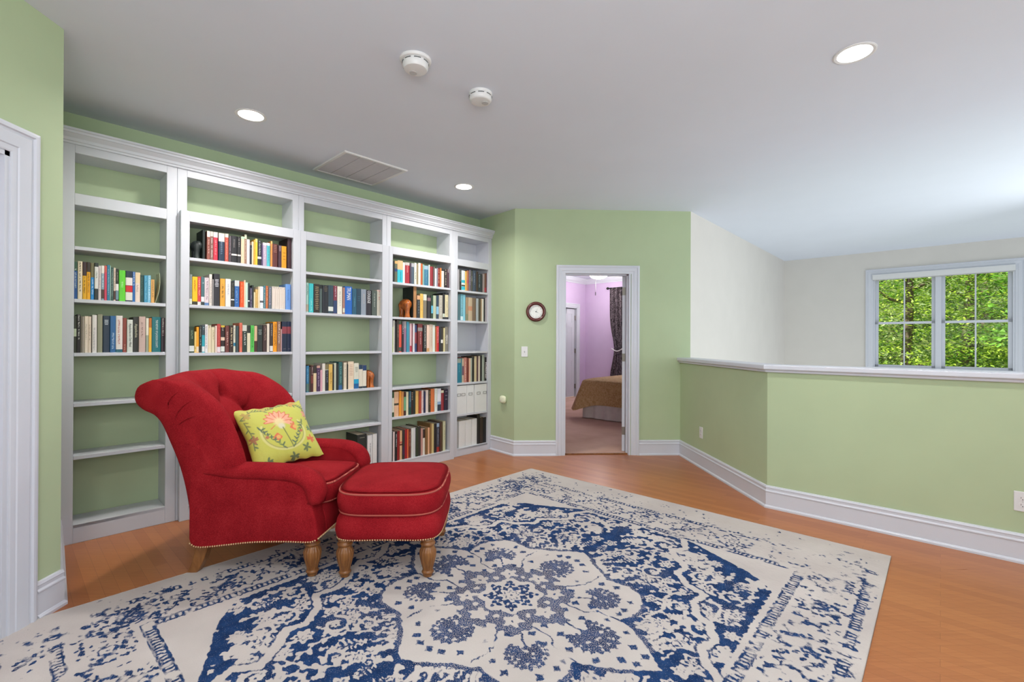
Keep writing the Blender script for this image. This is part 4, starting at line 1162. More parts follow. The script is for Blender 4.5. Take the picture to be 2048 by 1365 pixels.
# white magazine boxes with metal label holders
M['box_white'] = paint_mat('white_box_board', hexc('dddddc'), 0.6, 0.015, 20, 0.0)
M['metal'] = paint_mat('dull_label_frame', hexc('8a8a88'), 0.35, 0.05, 50, 0.0)
M['metal'].node_tree.nodes['Principled BSDF'].inputs['Metallic'].default_value = 0.7
zb = .456
for (ua, ub, holders, lab) in ((3.280, 3.420, (3.283, 3.372), 'wide white storage box with two label frames, left of three, rightmost bay'),
                               (3.424, 3.528, (3.476,), 'narrow white storage box with one label frame, middle of three, rightmost bay'),
                               (3.539, 3.726, (3.598, 3.700), 'wide white storage box with two label frames, right of three, rightmost bay')):
    um = (ua + ub) / 2; hb = .312
    r_ = empty('storage_box', bcloc(um, zb, 3.932), TH, lab, 'storage box', 'white storage boxes in the rightmost bay')
    m = MB(); w2 = (ub - ua) / 2
    m.box(-w2, w2, 0, .004, 0, hb); m.box(-w2, -w2 + .004, .004, .19, 0, hb); m.box(w2 - .004, w2, .004, .19, 0, hb); m.box(-w2 + .004, w2 - .004, .186, .19, 0, hb); m.box(-w2 + .004, w2 - .004, .004, .186, 0, .004)
    m.box(-w2 + .004, w2 - .004, .004, .186, hb - .006, hb - .002)
    bevel(m.build('box_body', M['box_white'], r_), .001, 1)
    for hu in holders:
        x = hu - um; x = max(-w2 + .03, min(w2 - .03, x)); q = MB(); fw, fh, t = .026, .014, .0035
        z = .212
        q.box(x - fw, x + fw, -.003, 0, z - fh, z - fh + t); q.box(x - fw, x + fw, -.003, 0, z + fh - t, z + fh); q.box(x - fw, x - fw + t, -.003, 0, z - fh, z + fh); q.box(x + fw - t, x + fw, -.003, 0, z - fh, z + fh)
        q.build('label_holder', M['metal'], r_)
# ------------------------------------------------------------------ armchair (local: x forward, y across away from the camera, z up)
CH_RZ = math.atan2(-.11, .994)
def smooth(a, b, x):
    t = max(0.0, min(1.0, (x - a) / (b - a))); return t * t * (3 - 2 * t)
def resample(pts, n):
    """Catmull-Rom resample of a 2D polyline to n points by arc length"""
    P_ = [pts[0]] + list(pts) + [pts[-1]]
    out = []
    for i in range(1, len(P_) - 2):
        for k in range(12):
            t = k / 12
            p0, p1, p2, p3 = P_[i - 1], P_[i], P_[i + 1], P_[i + 2]
            out.append(tuple(.5 * ((2 * p1[j]) + (-p0[j] + p2[j]) * t + (2 * p0[j] - 5 * p1[j] + 4 * p2[j] - p3[j]) * t * t + (-p0[j] + 3 * p1[j] - 3 * p2[j] + p3[j]) * t ** 3) for j in (0, 1)))
    out.append(pts[-1])
    d = [0]
    for a, b in zip(out[:-1], out[1:]): d.append(d[-1] + math.hypot(b[0] - a[0], b[1] - a[1]))
    res = []; j = 0
    for i in range(n):
        s = d[-1] * i / (n - 1)
        while j < len(d) - 2 and d[j + 1] < s: j += 1
        t = (s - d[j]) / max(1e-9, d[j + 1] - d[j])
        res.append((out[j][0] + (out[j + 1][0] - out[j][0]) * t, out[j][1] + (out[j + 1][1] - out[j][1]) * t))
    return res

chair = empty('armchair', (-1.3, 2.50, 0.0), CH_RZ, 'red button-tufted armchair with rolled back and turned wooden front legs', 'armchair')
CWD = .73
NF = 44
fr_edge = resample([(.0, .20), (.0, .40), (-.015, .58), (-.045, .70), (-.105, .84), (-.185, .955), (-.29, 1.03), (-.39, 1.066), (-.49, 1.072)], NF)
fr_mid = resample([(-.10, .20), (-.12, .40), (-.185, .56), (-.245, .72), (-.305, .86), (-.345, .95), (-.385, 1.02), (-.43, 1.06), (-.49, 1.074)], NF)
rear = resample([(-.305, .17), (-.325, .36), (-.376, .58), (-.436, .74), (-.470, .812), (-.512, .858), (-.568, .884), (-.612, .930), (-.618, .985), (-.588, 1.038), (-.49, 1.074)], NF)
buttons = [(.365, .935), (.215, .80), (.515, .80), (.365, .68)]
folds = [(0, 1), (0, 2), (1, 3), (2, 3)]
def seg_d(px, py, a, b):
    vx, vy = b[0] - a[0], b[1] - a[1]
    t = max(0, min(1, ((px - a[0]) * vx + (py - a[1]) * vy) / (vx * vx + vy * vy)))
    return math.hypot(px - a[0] - vx * t, py - a[1] - vy * t)
def tuft(s, z):
    d = 0.0
    for b in buttons:
        r = math.hypot(s - b[0], z - b[1]); d += .040 * math.exp(-(r / .030) ** 2) + .026 * math.exp(-(r / .085) ** 2)
    g = 0.0
    for a, b in folds:
        g = max(g, .022 * math.exp(-(seg_d(s, z, buttons[a], buttons[b]) / .017) ** 2))
    g = max(g, .016 * math.exp(-((s - buttons[0][0]) / .014) ** 2) * smooth(.93, .96, z))   # crease running up over the roll
    for bx, sg in ((buttons[1], -1), (buttons[2], 1)):
        g = max(g, .014 * math.exp(-(seg_d(s, z, bx, (bx[0] + sg * .09, bx[1] + .17)) / .014) ** 2))
    dd_ = min(s, CWD - s)
    g = max(g, .013 * math.exp(-((dd_ - .125) / .0085) ** 2) * smooth(.5, .6, z))   # seam of the rolled wing
    return d + g
mb = MB(); NS = 97
SL, SR = -.012, CWD + .012
ring = NF * 2 - 2
vs = []; fs = []
for i in range(NS):
    tt = i / (NS - 1)
    s = SL + (SR - SL) * tt
    dd = min(s - SL, SR - s)
    w = smooth(.055, .21, dd)
    e = math.sqrt(max(0.0, 1 - max(0, 1 - dd / .045) ** 2)); e = .55 + .45 * e
    front = []
    for k in range(NF):
        x = fr_edge[k][0] + (fr_mid[k][0] - fr_edge[k][0]) * w
        z = fr_edge[k][1] + (fr_mid[k][1] - fr_edge[k][1]) * w
        x -= tuft(s, z) * smooth(.10, .2, dd + .02) * (1 if z < 1.05 else max(0, 1 - (z - 1.05) / .03))
        front.append((x, z))
    # crown of the roll dips a little towards the far and near ends
    dip = .030 * (1 - smooth(0, .26, dd))
    pts = []
    for k in range(NF):
        mx_, mz_ = (front[k][0] + rear[k][0]) / 2, (front[k][1] + rear[k][1]) / 2
        x, z = mx_ + (front[k][0] - mx_) * e, mz_ + (front[k][1] - mz_) * e
        pts.append((x, z - dip * smooth(.8, 1.05, z)))
    for k in range(NF - 2, 0, -1):
        mx_, mz_ = (front[k][0] + rear[k][0]) / 2, (front[k][1] + rear[k][1]) / 2
        x, z = mx_ + (rear[k][0] - mx_) * e, mz_ + (rear[k][1] - mz_) * e
        pts.append((x, z - dip * smooth(.8, 1.05, z)))
    ss = s
    for (x, z) in pts:
        # lower part of the back tapers in between the arms
        tp = .020 * (1 - smooth(.45, .85, z)) * (1 if s < CWD / 2 else -1) * (1 - smooth(0, .2, dd))
        vs.append((x, ss + tp, z))
R_ = len(vs) // NS
for i in range(NS - 1):
    for k in range(R_):
        a, b = i * R_ + k, i * R_ + (k + 1) % R_
        fs.append((a, b, b + R_, a + R_))
fs.append(tuple(range(R_))[::-1]); fs.append(tuple(range((NS - 1) * R_, NS * R_)))
mb.add(vs, fs)
backrest = mb.build('backrest', M['red'], chair, smooth=True)
# pleats on the near and far ends of the roll
for (sy, sg) in ((SL - .0005, -1), (SR + .0005, 1)):
    pm = MB()
    for (c0, c1, c2) in (((-.40, .91), (-.415, .965), (-.345, 1.0)), ((-.36, .865), (-.345, .925), (-.27, .955)), ((-.345, .825), (-.31, .865), (-.245, .875))):
        pts = []
        for k in range(9):
            t = k / 8
            x = (1 - t) ** 2 * c0[0] + 2 * t * (1 - t) * c1[0] + t * t * c2[0]; z = (1 - t) ** 2 * c0[1] + 2 * t * (1 - t) * c1[1] + t * t * c2[1]
            pts.append((x, sy, z - .02))
        pm.tube(pts, [.0006 + .0024 * math.sin(PI * k / 8) for k in range(9)], 6)
    pm.build('roll_pleats', M['red'], chair, smooth=True)
for (s, z) in buttons:
    k = min(range(NF), key=lambda q: abs(fr_mid[q][1] - z))
    x = fr_mid[k][0] - tuft(s, z)
    m = MB(); m.lathe([(.0005, .006), (.006, .005), (.010, .001), (.010, -.004)], 14, (x + .002, s, z), 'x'); m.build('button', M['red'], chair, smooth=True)

# seat base, side panels and arms
side = resample([(-.30, .20), (-.285, .165), (-.235, .152), (-.10, .168), (.05, .188), (.22, .197), (.36, .198), (.402, .212)], 24) + \
       resample([(.402, .23), (.394, .31), (.372, .38), (.372, .46), (.35, .52), (.29, .555), (.05, .555), (-.26, .56), (-.300, .50), (-.300, .34)], 30)
for (s0, s1, nm) in ((.004, .118, 'side_panel'), (CWD - .118, CWD - .004, 'side_panel')):
    m = MB(); m.prism(side, lambda x, y, n: (x, n, y), s0, s1)
    bevel(m.build(nm, M['red'], chair, smooth=True), .012, 3, .9)
def arm(sc, sg):
    path = resample([(-.26, .545), (-.18, .555), (0, .556), (.20, .553), (.295, .540), (.352, .505), (.374, .455), (.372, .405)], 40)
    vs = []; fs = []; sg_n = 22
    for i, (x, z) in enumerate(path):
        t = i / 39
        a = path[min(i + 1, 39)]; b = path[max(i - 1, 0)]
        tx, tz = a[0] - b[0], a[1] - b[1]; L = math.hypot(tx, tz); tx /= L; tz /= L
        nx, nz = -tz, tx                        # normal in the side plane (up)
        gr = .35 + .65 * smooth(.0, .30, t); rw = (.064 + .006 * smooth(.6, .9, t)) * (.75 + .25 * gr); rh = .047 * gr
        ee = min(1, math.sqrt(max(0.02, 1 - max(0, 1 - t / .10) ** 2)))
        if t > .97: ee *= .86
        for k in range(sg_n):
            an = 2 * PI * k / sg_n
            h = math.sin(an) * rh * ee; wdt = math.cos(an) * rw * ee
            # pleats gathered on the front scroll
            pl = 1 + .035 * math.sin(an * 9) * smooth(.72, .86, t)
            vs.append((x + nx * h * pl, sc + wdt * pl, z + nz * h * pl))
    for i in range(39):
        for k in range(sg_n):
            a, b = i * sg_n + k, i * sg_n + (k + 1) % sg_n
            fs.append((a, b, b + sg_n, a + sg_n))
    fs.append(tuple(range(sg_n))[::-1]); fs.append(tuple(range(39 * sg_n, 40 * sg_n)))
    m = MB(); m.add(vs, fs)
    return m.build('arm', M['red'], chair, smooth=True)
arm(.052, -1); arm(CWD - .052, 1)
m = MB(); m.prism(resample([(-.20, .22), (-.2, .205), (.2, .205), (.396, .212)], 8) + [(.404, .24), (.396, .33), (.37, .365), (-.2, .365)], lambda x, y, n: (x, n, y), .10, CWD - .10)
bevel(m.build('seat_base', M['red'], chair, smooth=True), .01, 3, .8)

def cushion(name, x0, x1, y0, y1, z0, z1, crown, parent, bulge=.012, rad=.03, power=5.0, front_drop=0.0, N=34, skew=None):
    """rounded box cushion: superellipse outline, crowned top, soft sides"""
    m = MB(); cx, cy = (x0 + x1) / 2, (y0 + y1) / 2; hx, hy = (x1 - x0) / 2, (y1 - y0) / 2
    levels = []
    H = z1 - z0
    prof = []                                   # (shrink, z, is_side) from bottom centre to top centre
    for k in range(8): prof.append((k / 8 * .94, z0, -1))
    for k in range(13):
        t = k / 12
        r = rad
        if t < .28: a = (t / .28) * PI / 2; sh = 1 - (r * (1 - math.sin(a))) / min(hx, hy) ; z = z0 + r * .55 * (1 - math.cos(a))
        elif t > .72: a = ((t - .72) / .28) * PI / 2; sh = 1 - (r * (1 - math.cos(a))) / min(hx, hy); z = z1 - r * .55 * (1 - math.sin(a))
        else: sh = 1 + bulge / min(hx, hy) * math.sin((t - .28) / .44 * PI); z = z0 + r * .55 + (H - r * 1.1) * (t - .28) / .44
        prof.append((sh, z, 0))
    for k in range(9): prof.append(((1 - k / 9) * .965, z1, 1))
    seg = 72; vs = []; fs = []
    for (sh, z, top) in prof:
        for i in range(seg):
            a = 2 * PI * i / seg
            c, s = math.cos(a), math.sin(a)
            q = (abs(c) ** power + abs(s) ** power) ** (-1 / power)
            ux, uy = c * q * sh, s * q * sh
            zz = z
            if top == 1: zz = z + crown * (1 - min(1, abs(ux)) ** 2.4) * (1 - min(1, abs(uy)) ** 2.4)
            x, y = cx + ux * hx, cy + uy * hy
            if skew: x, y, zz = skew(x, y, zz)
            vs.append((x, y, zz))
    n = len(prof)
    for j in range(n - 1):
        for i in range(seg):
            a, b = j * seg + i, j * seg + (i + 1) % seg
            fs.append((a, b, b + seg, a + seg))
    fs.append(tuple(range(seg))[::-1]); fs.append(tuple(range((n - 1) * seg, n * seg)))
    m.add(vs, fs)
    o = m.build(name, M['red'], parent, smooth=True)
    welts = []
    for zz, ins in ((z0 + rad * .28, rad * .22), (z1 - rad * .28, rad * .22)):
        pts = []
        for i in range(96):
            a = 2 * PI * i / 96; c, s = math.cos(a), math.sin(a)
            q = (abs(c) ** power + abs(s) ** power) ** (-1 / power)
            x, y, z = cx + c * q * (hx - ins * .6), cy + s * q * (hy - ins * .6), zz
            if skew: x, y, z = skew(x, y, z)
            pts.append((x, y, z))
        w_ = MB(); w_.tube(pts, .0052, 8, closed=True); w_.build('welt_cord', M['cord'], o, smooth=True)
    return o
cushion('seat_cushion', -.13, .412, .122, CWD - .122, .358, .476, .030, chair, bulge=.006, rad=.036, power=6)

def turned_leg(h, r):
    def fl(a, z):
        t = z / h
        return -.085 * (0.5 + .5 * math.cos(16 * a)) ** 2 * smooth(.17, .26, t) * (1 - smooth(.74, .82, t))
    prof = [(r * .50, 0), (r * .56, h * .03), (r * .56, h * .085), (r * .66, h * .095), (r * .72, h * .12), (r * .66, h * .15), (r * .60, h * .17)]
    for k in range(15):
        t = k / 14; z = h * (.18 + .60 * t)
        prof.append((r * (.60 + .40 * math.sin(min(1, t / .78) * PI / 2) ** 1.3 - .20 * smooth(.80, 1, t)), z))
    prof += [(r * .70, h * .80), (r * .72, h * .83), (r * .86, h * .85), (r * .90, h * .88), (r * .84, h * .91), (r * .70, h * .93), (r * .74, h * .96), (r * .84, h)]
    m = MB(); m.lathe(prof, 96, flute=fl)
    return m
def saber_leg():
    m = MB()
    sec = [(-.288, -.215, .185), (-.290, -.228, .12), (-.302, -.245, .07), (-.322, -.268, .025), (-.338, -.286, 0.0)]
    vs = []; fs = []
    for (xa, xb, z) in sec[::-1]:
        for (x, y) in ((xa, -.028), (xb, -.024), (xb, .024), (xa, .028)): vs.append((x, y, z))
    for i in range(4):
        for k in range(4):
            a, b = i * 4 + k, i * 4 + (k + 1) % 4; fs.append((a, b, b + 4, a + 4))
    fs.append((3, 2, 1, 0)); fs.append((16, 17, 18, 19)); m.add(vs, fs); return m
ZR = .0105                                      # rug pile height under the front legs
for yy in (.062, CWD - .062):
    o = turned_leg(.205 - ZR, .046).build('front_leg', M['leg_wood'], chair, smooth=True); o.location = (.348, yy, ZR)
    o = saber_leg().build('rear_leg', M['leg_wood'], chair); bevel(o, .006, 2); o.location = (0, yy, 0)

def nail_row(pts, spacing, r, name, parent):
    m = MB(); d = 0
    P_ = [Vector(p) for p in pts]; carry = 0.0
    for a, b in zip(P_[:-1], P_[1:]):
        L = (b - a).length; s = carry
        while s < L:
            q = a + (b - a) * (s / L)
            vs = [(q.x - r, q.y, q.z), (q.x, q.y - r, q.z), (q.x + r, q.y, q.z), (q.x, q.y + r, q.z), (q.x, q.y, q.z + r), (q.x, q.y, q.z - r)]
            k = .707 * r
            rings = 6; vv = []; ff = []
            for j in range(5):
                ph = PI * j / 4
                for i in range(rings):
                    an = 2 * PI * i / rings
                    vv.append((q.x + r * math.sin(ph) * math.cos(an), q.y + r * math.sin(ph) * math.sin(an), q.z + r * math.cos(ph)))
            for j in range(4):
                for i in range(rings): ff.append((j * rings + i, j * rings + (i + 1) % rings, (j + 1) * rings + (i + 1) % rings, (j + 1) * rings + i))
            m.add(vv, ff)
            s += spacing
        carry = s - L
    return m.build(name, M['nail'], parent, smooth=True)
low = side[1:24]
nail_row([(x, .002, z + .010) for x, z in low] , .0130, .0048, 'nailhead_trim', chair)
nail_row([(.405, y, .225 - .0 * y) for y in np.linspace(.01, CWD - .01, 30)], .0130, .0048, 'nailhead_trim', chair)

# ------------------------------------------------------------------ ottoman
OT_RZ = CH_RZ + math.radians(5)
ott = empty('ottoman', (-1.3 + .994 * .718 + .11 * .352, 2.492 - .11 * .718 + .994 * .352, ZR), OT_RZ, 'red upholstered ottoman with corded cushion and four turned wooden legs', 'ottoman')
HXo, HYo = .279, .318
def obase(x, y, z):
    return x, y, z
m = MB(); seg = 72; vs = []; fs = []
prof = [(.92, .190), (.985, .193), (1.022, .208), (1.045, .245), (1.02, .29), (.96, .325), (.93, .345)]
for (sh, z) in prof:
    for i in range(seg):
        a = 2 * PI * i / seg; c, s = math.cos(a), math.sin(a); q = (abs(c) ** 5 + abs(s) ** 5) ** (-1 / 5)
        zz = z
        if z < .22: zz += .012 * (1 - abs(c * q) ** 2) * (1 if abs(s * q) > .9 else 0.3)
        vs.append((c * q * HXo * sh, s * q * HYo * sh, zz))
for j in range(len(prof) - 1):
    for i in range(seg):
        a, b = j * seg + i, j * seg + (i + 1) % seg; fs.append((a, b, b + seg, a + seg))
fs.append(tuple(range(seg))[::-1]); fs.append(tuple(range((len(prof) - 1) * seg, len(prof) * seg)))
m.add(vs, fs); m.build('base', M['red'], ott, smooth=True)
cushion('top_cushion', -HXo - .004, HXo + .008, -HYo - .002, HYo + .002, .328, .452, .034, ott, bulge=.008, rad=.034, power=4.2)
for sx in (-1, 1):
    for sy in (-1, 1):
        o = turned_leg(.198, .045).build('leg', M['leg_wood'], ott, smooth=True); o.location = (sx * .218, sy * .262, 0)
pts = []
for i in range(161):
    a = 2 * PI * i / 160; c, s = math.cos(a), math.sin(a); q = (abs(c) ** 5 + abs(s) ** 5) ** (-1 / 5)
    pts.append((c * q * HXo * 1.012, s * q * HYo * 1.012, .203 + .010 * (1 - abs(c * q) ** 2) * (1 if abs(s * q) > .9 else .3)))
nail_row(pts, .0130, .0048, 'nailhead_trim', ott)

# ------------------------------------------------------------------ embroidered pillow
def pillow_mat():
    m = Mat('embroidered_green_silk')
    at = m.n('ShaderNodeAttribute', attribute_name='Col')
    f = m.noise(m.coords(), 26, 3); g = m.noise(m.coords(), 330, 2)
    c = m.mix(m.math('MULTIPLY', f, 0.22), at.outputs['Color'], hexc('cfc670'))
    m.base(c); m.rough(0.6)
    m.bump(m.math('ADD', m.math('MULTIPLY', f, 1.0), m.math('MULTIPLY', g, 0.15)), 0.5, 0.006)
    m.b.inputs['Sheen Weight'].default_value = 0.15
    return m.m
M['pillow'] = pillow_mat()
NPX = 150
xs = np.linspace(-1, 1, NPX); XX, YY = np.meshgrid(xs, xs)
colr = np.zeros((NPX, NPX, 3)); colr[:] = hexc('b9ba48')[:3]
def put(mask, hx, k=1.0):
    c = np.array(hexc(hx)[:3]); mk = np.clip(mask, 0, 1)[..., None] * k
    colr[:] = colr * (1 - mk) + c * mk
def disc(x, y, r, sft=.02): return np.clip((r - np.hypot(XX - x, YY - y)) / sft + .5, 0, 1)
def stroke(pts, w, sft=.014):
    d = np.full(XX.shape, 9.0)
    for (ax, ay), (bx, by) in zip(pts[:-1], pts[1:]):
        vx, vy = bx - ax, by - ay
        t = np.clip(((XX - ax) * vx + (YY - ay) * vy) / (vx * vx + vy * vy + 1e-9), 0, 1)
        d = np.minimum(d, np.hypot(XX - ax - vx * t, YY - ay - vy * t))
    return np.clip((w - d) / sft + .5, 0, 1)
def leaf(x, y, ang, L, W, hx):
    ca, sa = math.cos(ang), math.sin(ang)
    u = ((XX - x) * ca + (YY - y) * sa) / L; v = (-(XX - x) * sa + (YY - y) * ca)
    wv = W * np.sqrt(np.clip(u * (1 - u) * 4, 0, 1)); put(np.clip((wv - np.abs(v)) / .012, 0, 1) * ((u > 0) & (u < 1)), hx)
rp = random.Random(3)
arc = [(.62 * math.cos(t), -.08 + .56 * math.sin(t)) for t in np.linspace(math.radians(150), math.radians(390), 40)]
put(stroke(arc, .035), 'cfcb86', .8); put(stroke([(x * .93, y * .94 - .005) for x, y in arc], .012), '7a7a4a', .8)
fx, fy = -.02, .26
angs = np.arctan2(YY - fy, XX - fx); rr = np.hypot(XX - fx, YY - fy)
fan = (np.abs(angs - 1.571) < 2.15)
edge = .40 + .045 * np.sign(np.sin(angs * 17)) * np.abs(np.sin(angs * 17))
put(np.clip((edge - rr) / .02, 0, 1) * fan, 'c9503c'); put(np.clip((edge - .04 - rr) / .02, 0, 1) * fan, 'e09a86')
for k in range(7):
    a = 1.571 + (k - 3) * .62
    put(stroke([(fx + .12 * math.cos(a + .3), fy + .12 * math.sin(a + .3)), (fx + .36 * math.cos(a + .3), fy + .36 * math.sin(a + .3))], .012), 'c9503c')
put(disc(fx, fy - .02, .15, .1), 'dccb9a', .9); put(disc(fx + .02, fy - .16, .09, .06), 'cfcabc', .9)
put(stroke([(.02, .05), (.06, -.25), (.12, -.62)], .014), '4e5a34')
for (x, y, s) in ((-.20, -.22, 1), (.36, .0, -1)):
    put(stroke([(x - .12, y), (x, y + .10), (x + .12 * s * .6, y - .02), (x - .02, y - .09), (x - .12, y)], .03), 'd4583c'); put(disc(x, y, .06), 'd8a25a')
for side_ in (-1, 1):
    for k in range(8):
        t = k / 7
        x = side_ * (.62 - .42 * t ** 1.4) + .02; y = .10 - .62 * t
        for q in (-1, 1):
            leaf(x, y, math.pi / 2 + side_ * (.5 + t) + q * .8, .16, .028, rp.choice(['3a5a44', '4c6a3c', '31504a']))
    put(disc(side_ * .50, -.16, .05), 'a85040')
for (pts) in ([(-.95, .62), (-.6, .82), (-.3, .74), (0, .8)], [(.0, .78), (.1, .95), (.45, .9), (.7, .78)], [(.7, .78), (.92, .6), (.95, .2)], [(-.9, .5), (-.86, .0), (-.9, -.4)]):
    put(stroke(pts, .013), '46603c')
    for (ax, ay), (bx, by) in zip(pts[:-1], pts[1:]):
        for k in range(4):
            leaf(ax + (bx - ax) * k / 4, ay + (by - ay) * k / 4, math.atan2(by - ay, bx - ax) + rp.choice((-.9, .9)), .13, .026, rp.choice(['3a5a44', '46603c', '6a6a34']))
for (x, y, h_) in ((.62, .86, 'c98a4a'), (-.78, .70, 'a88a3c'), (.9, .42, 'd88a7a'), (-.86, -.12, '9a5a40'), (.72, -.46, 'cc5a38'), (.86, -.12, '3c6a50'), (.5, -.7, '46603c'), (-.66, -.86, '3c5a3c'), (.1, -.9, '3c5a3c'), (-.3, .88, 'b09a4a')):
    for k in range(6):
        leaf(x, y, k * 1.05 + rp.random(), .15, .038, h_)
SZ = .212
mb = MB()
def pil(side_):
    vs = []
    for j in range(NPX):
        for i in range(NPX):
            u, v = xs[i], xs[j]
            k = (1 - abs(u) ** 2.6) * (1 - abs(v) ** 2.6)
            pin = 1 - .085 * (1 - abs(v) ** 1.0) * abs(u) ** 3
            pin2 = 1 - .085 * (1 - abs(u) ** 1.0) * abs(v) ** 3
            rip = .004 * math.sin(u * 17 + v * 3) * abs(v) ** 6 + .004 * math.sin(v * 19) * abs(u) ** 6
            vs.append((u * SZ * pin, side_ * (.062 * max(0, k) ** .55 + .001), v * SZ * pin2 + rip))
    return vs
m1 = MB(); vv = pil(-1)
m1.add(vv, [(j * NPX + i, j * NPX + i + 1, (j + 1) * NPX + i + 1, (j + 1) * NPX + i) for j in range(NPX - 1) for i in range(NPX - 1)])
m2v = pil(1); o_ = len(m1.v)
m1.add(m2v, [(j * NPX + i, (j + 1) * NPX + i, (j + 1) * NPX + i + 1, j * NPX + i + 1) for j in range(NPX - 1) for i in range(NPX - 1)])
pil_o = m1.build('throw_pillow', M['pillow'], smooth=True, fix=False)
ca = pil_o.data.color_attributes.new('Col', 'FLOAT_COLOR', 'POINT')
pc = np.ones((2 * NPX * NPX, 4)); pc[:NPX * NPX, :3] = colr.reshape(-1, 3); pc[NPX * NPX:, :3] = hexc('b9ba48')[:3]
ca.data.foreach_set('color', pc.ravel())
# bottom edge from BL to BR on the seat, leaning back
BL = Vector((-1.340, 2.745, .495)); BR = Vector((-1.078, 3.045, .500))
ex = (BR - BL).normalized(); back_h = Vector((-ex.y, ex.x, 0)).normalized()
lean = math.radians(39)
ez = (back_h * math.sin(lean) + Vector((0, 0, 1)) * math.cos(lean)); ez = (ez - ex * ez.dot(ex)).normalized(); ey = ez.cross(ex)
rr_ = math.radians(3.5); ex, ez = ex * math.cos(rr_) + ez * math.sin(rr_), ez * math.cos(rr_) - ex * math.sin(rr_)
mat_ = Matrix((ex, ey, ez)).transposed().to_4x4()
mat_.translation = (BL + BR) / 2 + ez * (SZ + .010)
pil_o.matrix_world = mat_
tag(pil_o, 'chartreuse embroidered pillow with pink carnation leaning in the armchair', 'pillow')
# ------------------------------------------------------------------ rug: distressed medallion pattern, drawn once per quadrant as signed fields
RA0, RA1, RB0, RB1 = -.125, 3.512, -2.965, -.212
RC = (1.688, -1.55)                             # medallion centre (A, B)
QR = .004
qx = np.arange(0, 1.92, QR); qy = np.arange(0, 1.48, QR)
QX, QY = np.meshgrid(qx, qy, indexing='ij')
QD = np.full(QX.shape, -.05); QM = np.zeros(QX.shape)
def vnoise(x, y, seed):
    r = np.random.default_rng(seed); T_ = r.random((64, 64))
    xi = np.floor(x).astype(int); yi = np.floor(y).astype(int); fx = x - xi; fy = y - yi
    fx = fx * fx * (3 - 2 * fx); fy = fy * fy * (3 - 2 * fy)
    g = lambda i, j: T_[i % 64, j % 64]
    return (g(xi, yi) * (1 - fx) * (1 - fy) + g(xi + 1, yi) * fx * (1 - fy) + g(xi, yi + 1) * (1 - fx) * fy + g(xi + 1, yi + 1) * fx * fy) * 2 - 1
def draw(f, box, mode='cream', mot=0.0):
    """apply a signed shape (positive inside) inside the window box = x0, x1, y0, y1"""
    pad = .03
    i0, i1 = max(0, int((box[0] - pad) / QR)), min(len(qx), int((box[1] + pad) / QR) + 1)
    j0, j1 = max(0, int((box[2] - pad) / QR)), min(len(qy), int((box[3] + pad) / QR) + 1)
    if i1 <= i0 or j1 <= j0: return
    sl = (slice(i0, i1), slice(j0, j1))
    s = f(QX[sl], QY[sl]); D0 = QD[sl]
    if mode == 'blue':
        QM[sl] = np.where((s > 0) & (s > D0), mot, QM[sl]); QD[sl] = np.maximum(D0, np.minimum(s, .05))
    else:
        QD[sl] = np.minimum(D0, np.maximum(-s, -.05))
def poly_sdf(pts, x, y):
    d = np.full(x.shape, 1e9); s = np.ones(x.shape)
    for i in range(len(pts)):
        ax, ay = pts[i]; bx, by = pts[i - 1]
        ex, ey = bx - ax, by - ay; wx, wy = x - ax, y - ay
        t = np.clip((wx * ex + wy * ey) / (ex * ex + ey * ey), 0, 1)
        d = np.minimum(d, (wx - ex * t) ** 2 + (wy - ey * t) ** 2)
        c1 = y >= ay; c2 = y < by; c3 = ex * wy > ey * wx
        s = np.where((c1 & c2 & c3) | (~c1 & ~c2 & ~c3), -s, s)
    return -s * np.sqrt(d)
def lsdf(pts, x, y):
    d = np.full(x.shape, 1e9)
    for (ax, ay), (bx, by) in zip(pts[:-1], pts[1:]):
        vx, vy = bx - ax, by - ay
        t = np.clip(((x - ax) * vx + (y - ay) * vy) / (vx * vx + vy * vy + 1e-9), 0, 1)
        d = np.minimum(d, (x - ax - vx * t) ** 2 + (y - ay - vy * t) ** 2)
    return np.sqrt(d)
def bb(pts, r=0.0):
    xs_ = [p[0] for p in pts]; ys_ = [p[1] for p in pts]
    return (min(xs_) - r, max(xs_) + r, min(ys_) - r, max(ys_) + r)
def line(pts, w, mode='cream', mot=0.0): draw(lambda x, y: w - lsdf(pts, x, y), bb(pts, w), mode, mot)
def dot(cx, cy, r, mode='cream', mot=0.0): draw(lambda x, y: r - np.hypot(x - cx, y - cy), (cx - r, cx + r, cy - r, cy + r), mode, mot)
def flower(cx, cy, r, n, amp, ph=0.0, mode='cream', mot=0.0):
    draw(lambda x, y: r * (1 + amp * np.cos(n * np.arctan2(y - cy, x - cx) + ph)) - np.hypot(x - cx, y - cy), (cx - 1.4 * r, cx + 1.4 * r, cy - 1.4 * r, cy + 1.4 * r), mode, mot)
def leaf2(cx, cy, ang, L, W, mode='cream', mot=0.0, teeth=0):
    ca, sa = math.cos(ang), math.sin(ang)
    def f(x, y):
        u = ((x - cx) * ca + (y - cy) * sa) / L; v = -(x - cx) * sa + (y - cy) * ca
        wv = W * np.sqrt(np.clip(4 * u * (1 - u), 0, 1))
        if teeth: wv = wv * (.72 + .28 * np.sign(np.sin(u * teeth * 6.283)))
        return np.where((u > 0) & (u < 1), wv - np.abs(v), -.02)
    draw(f, bb([(cx, cy), (cx + L * ca, cy + L * sa)], W), mode, mot)
R2 = random.Random(21)
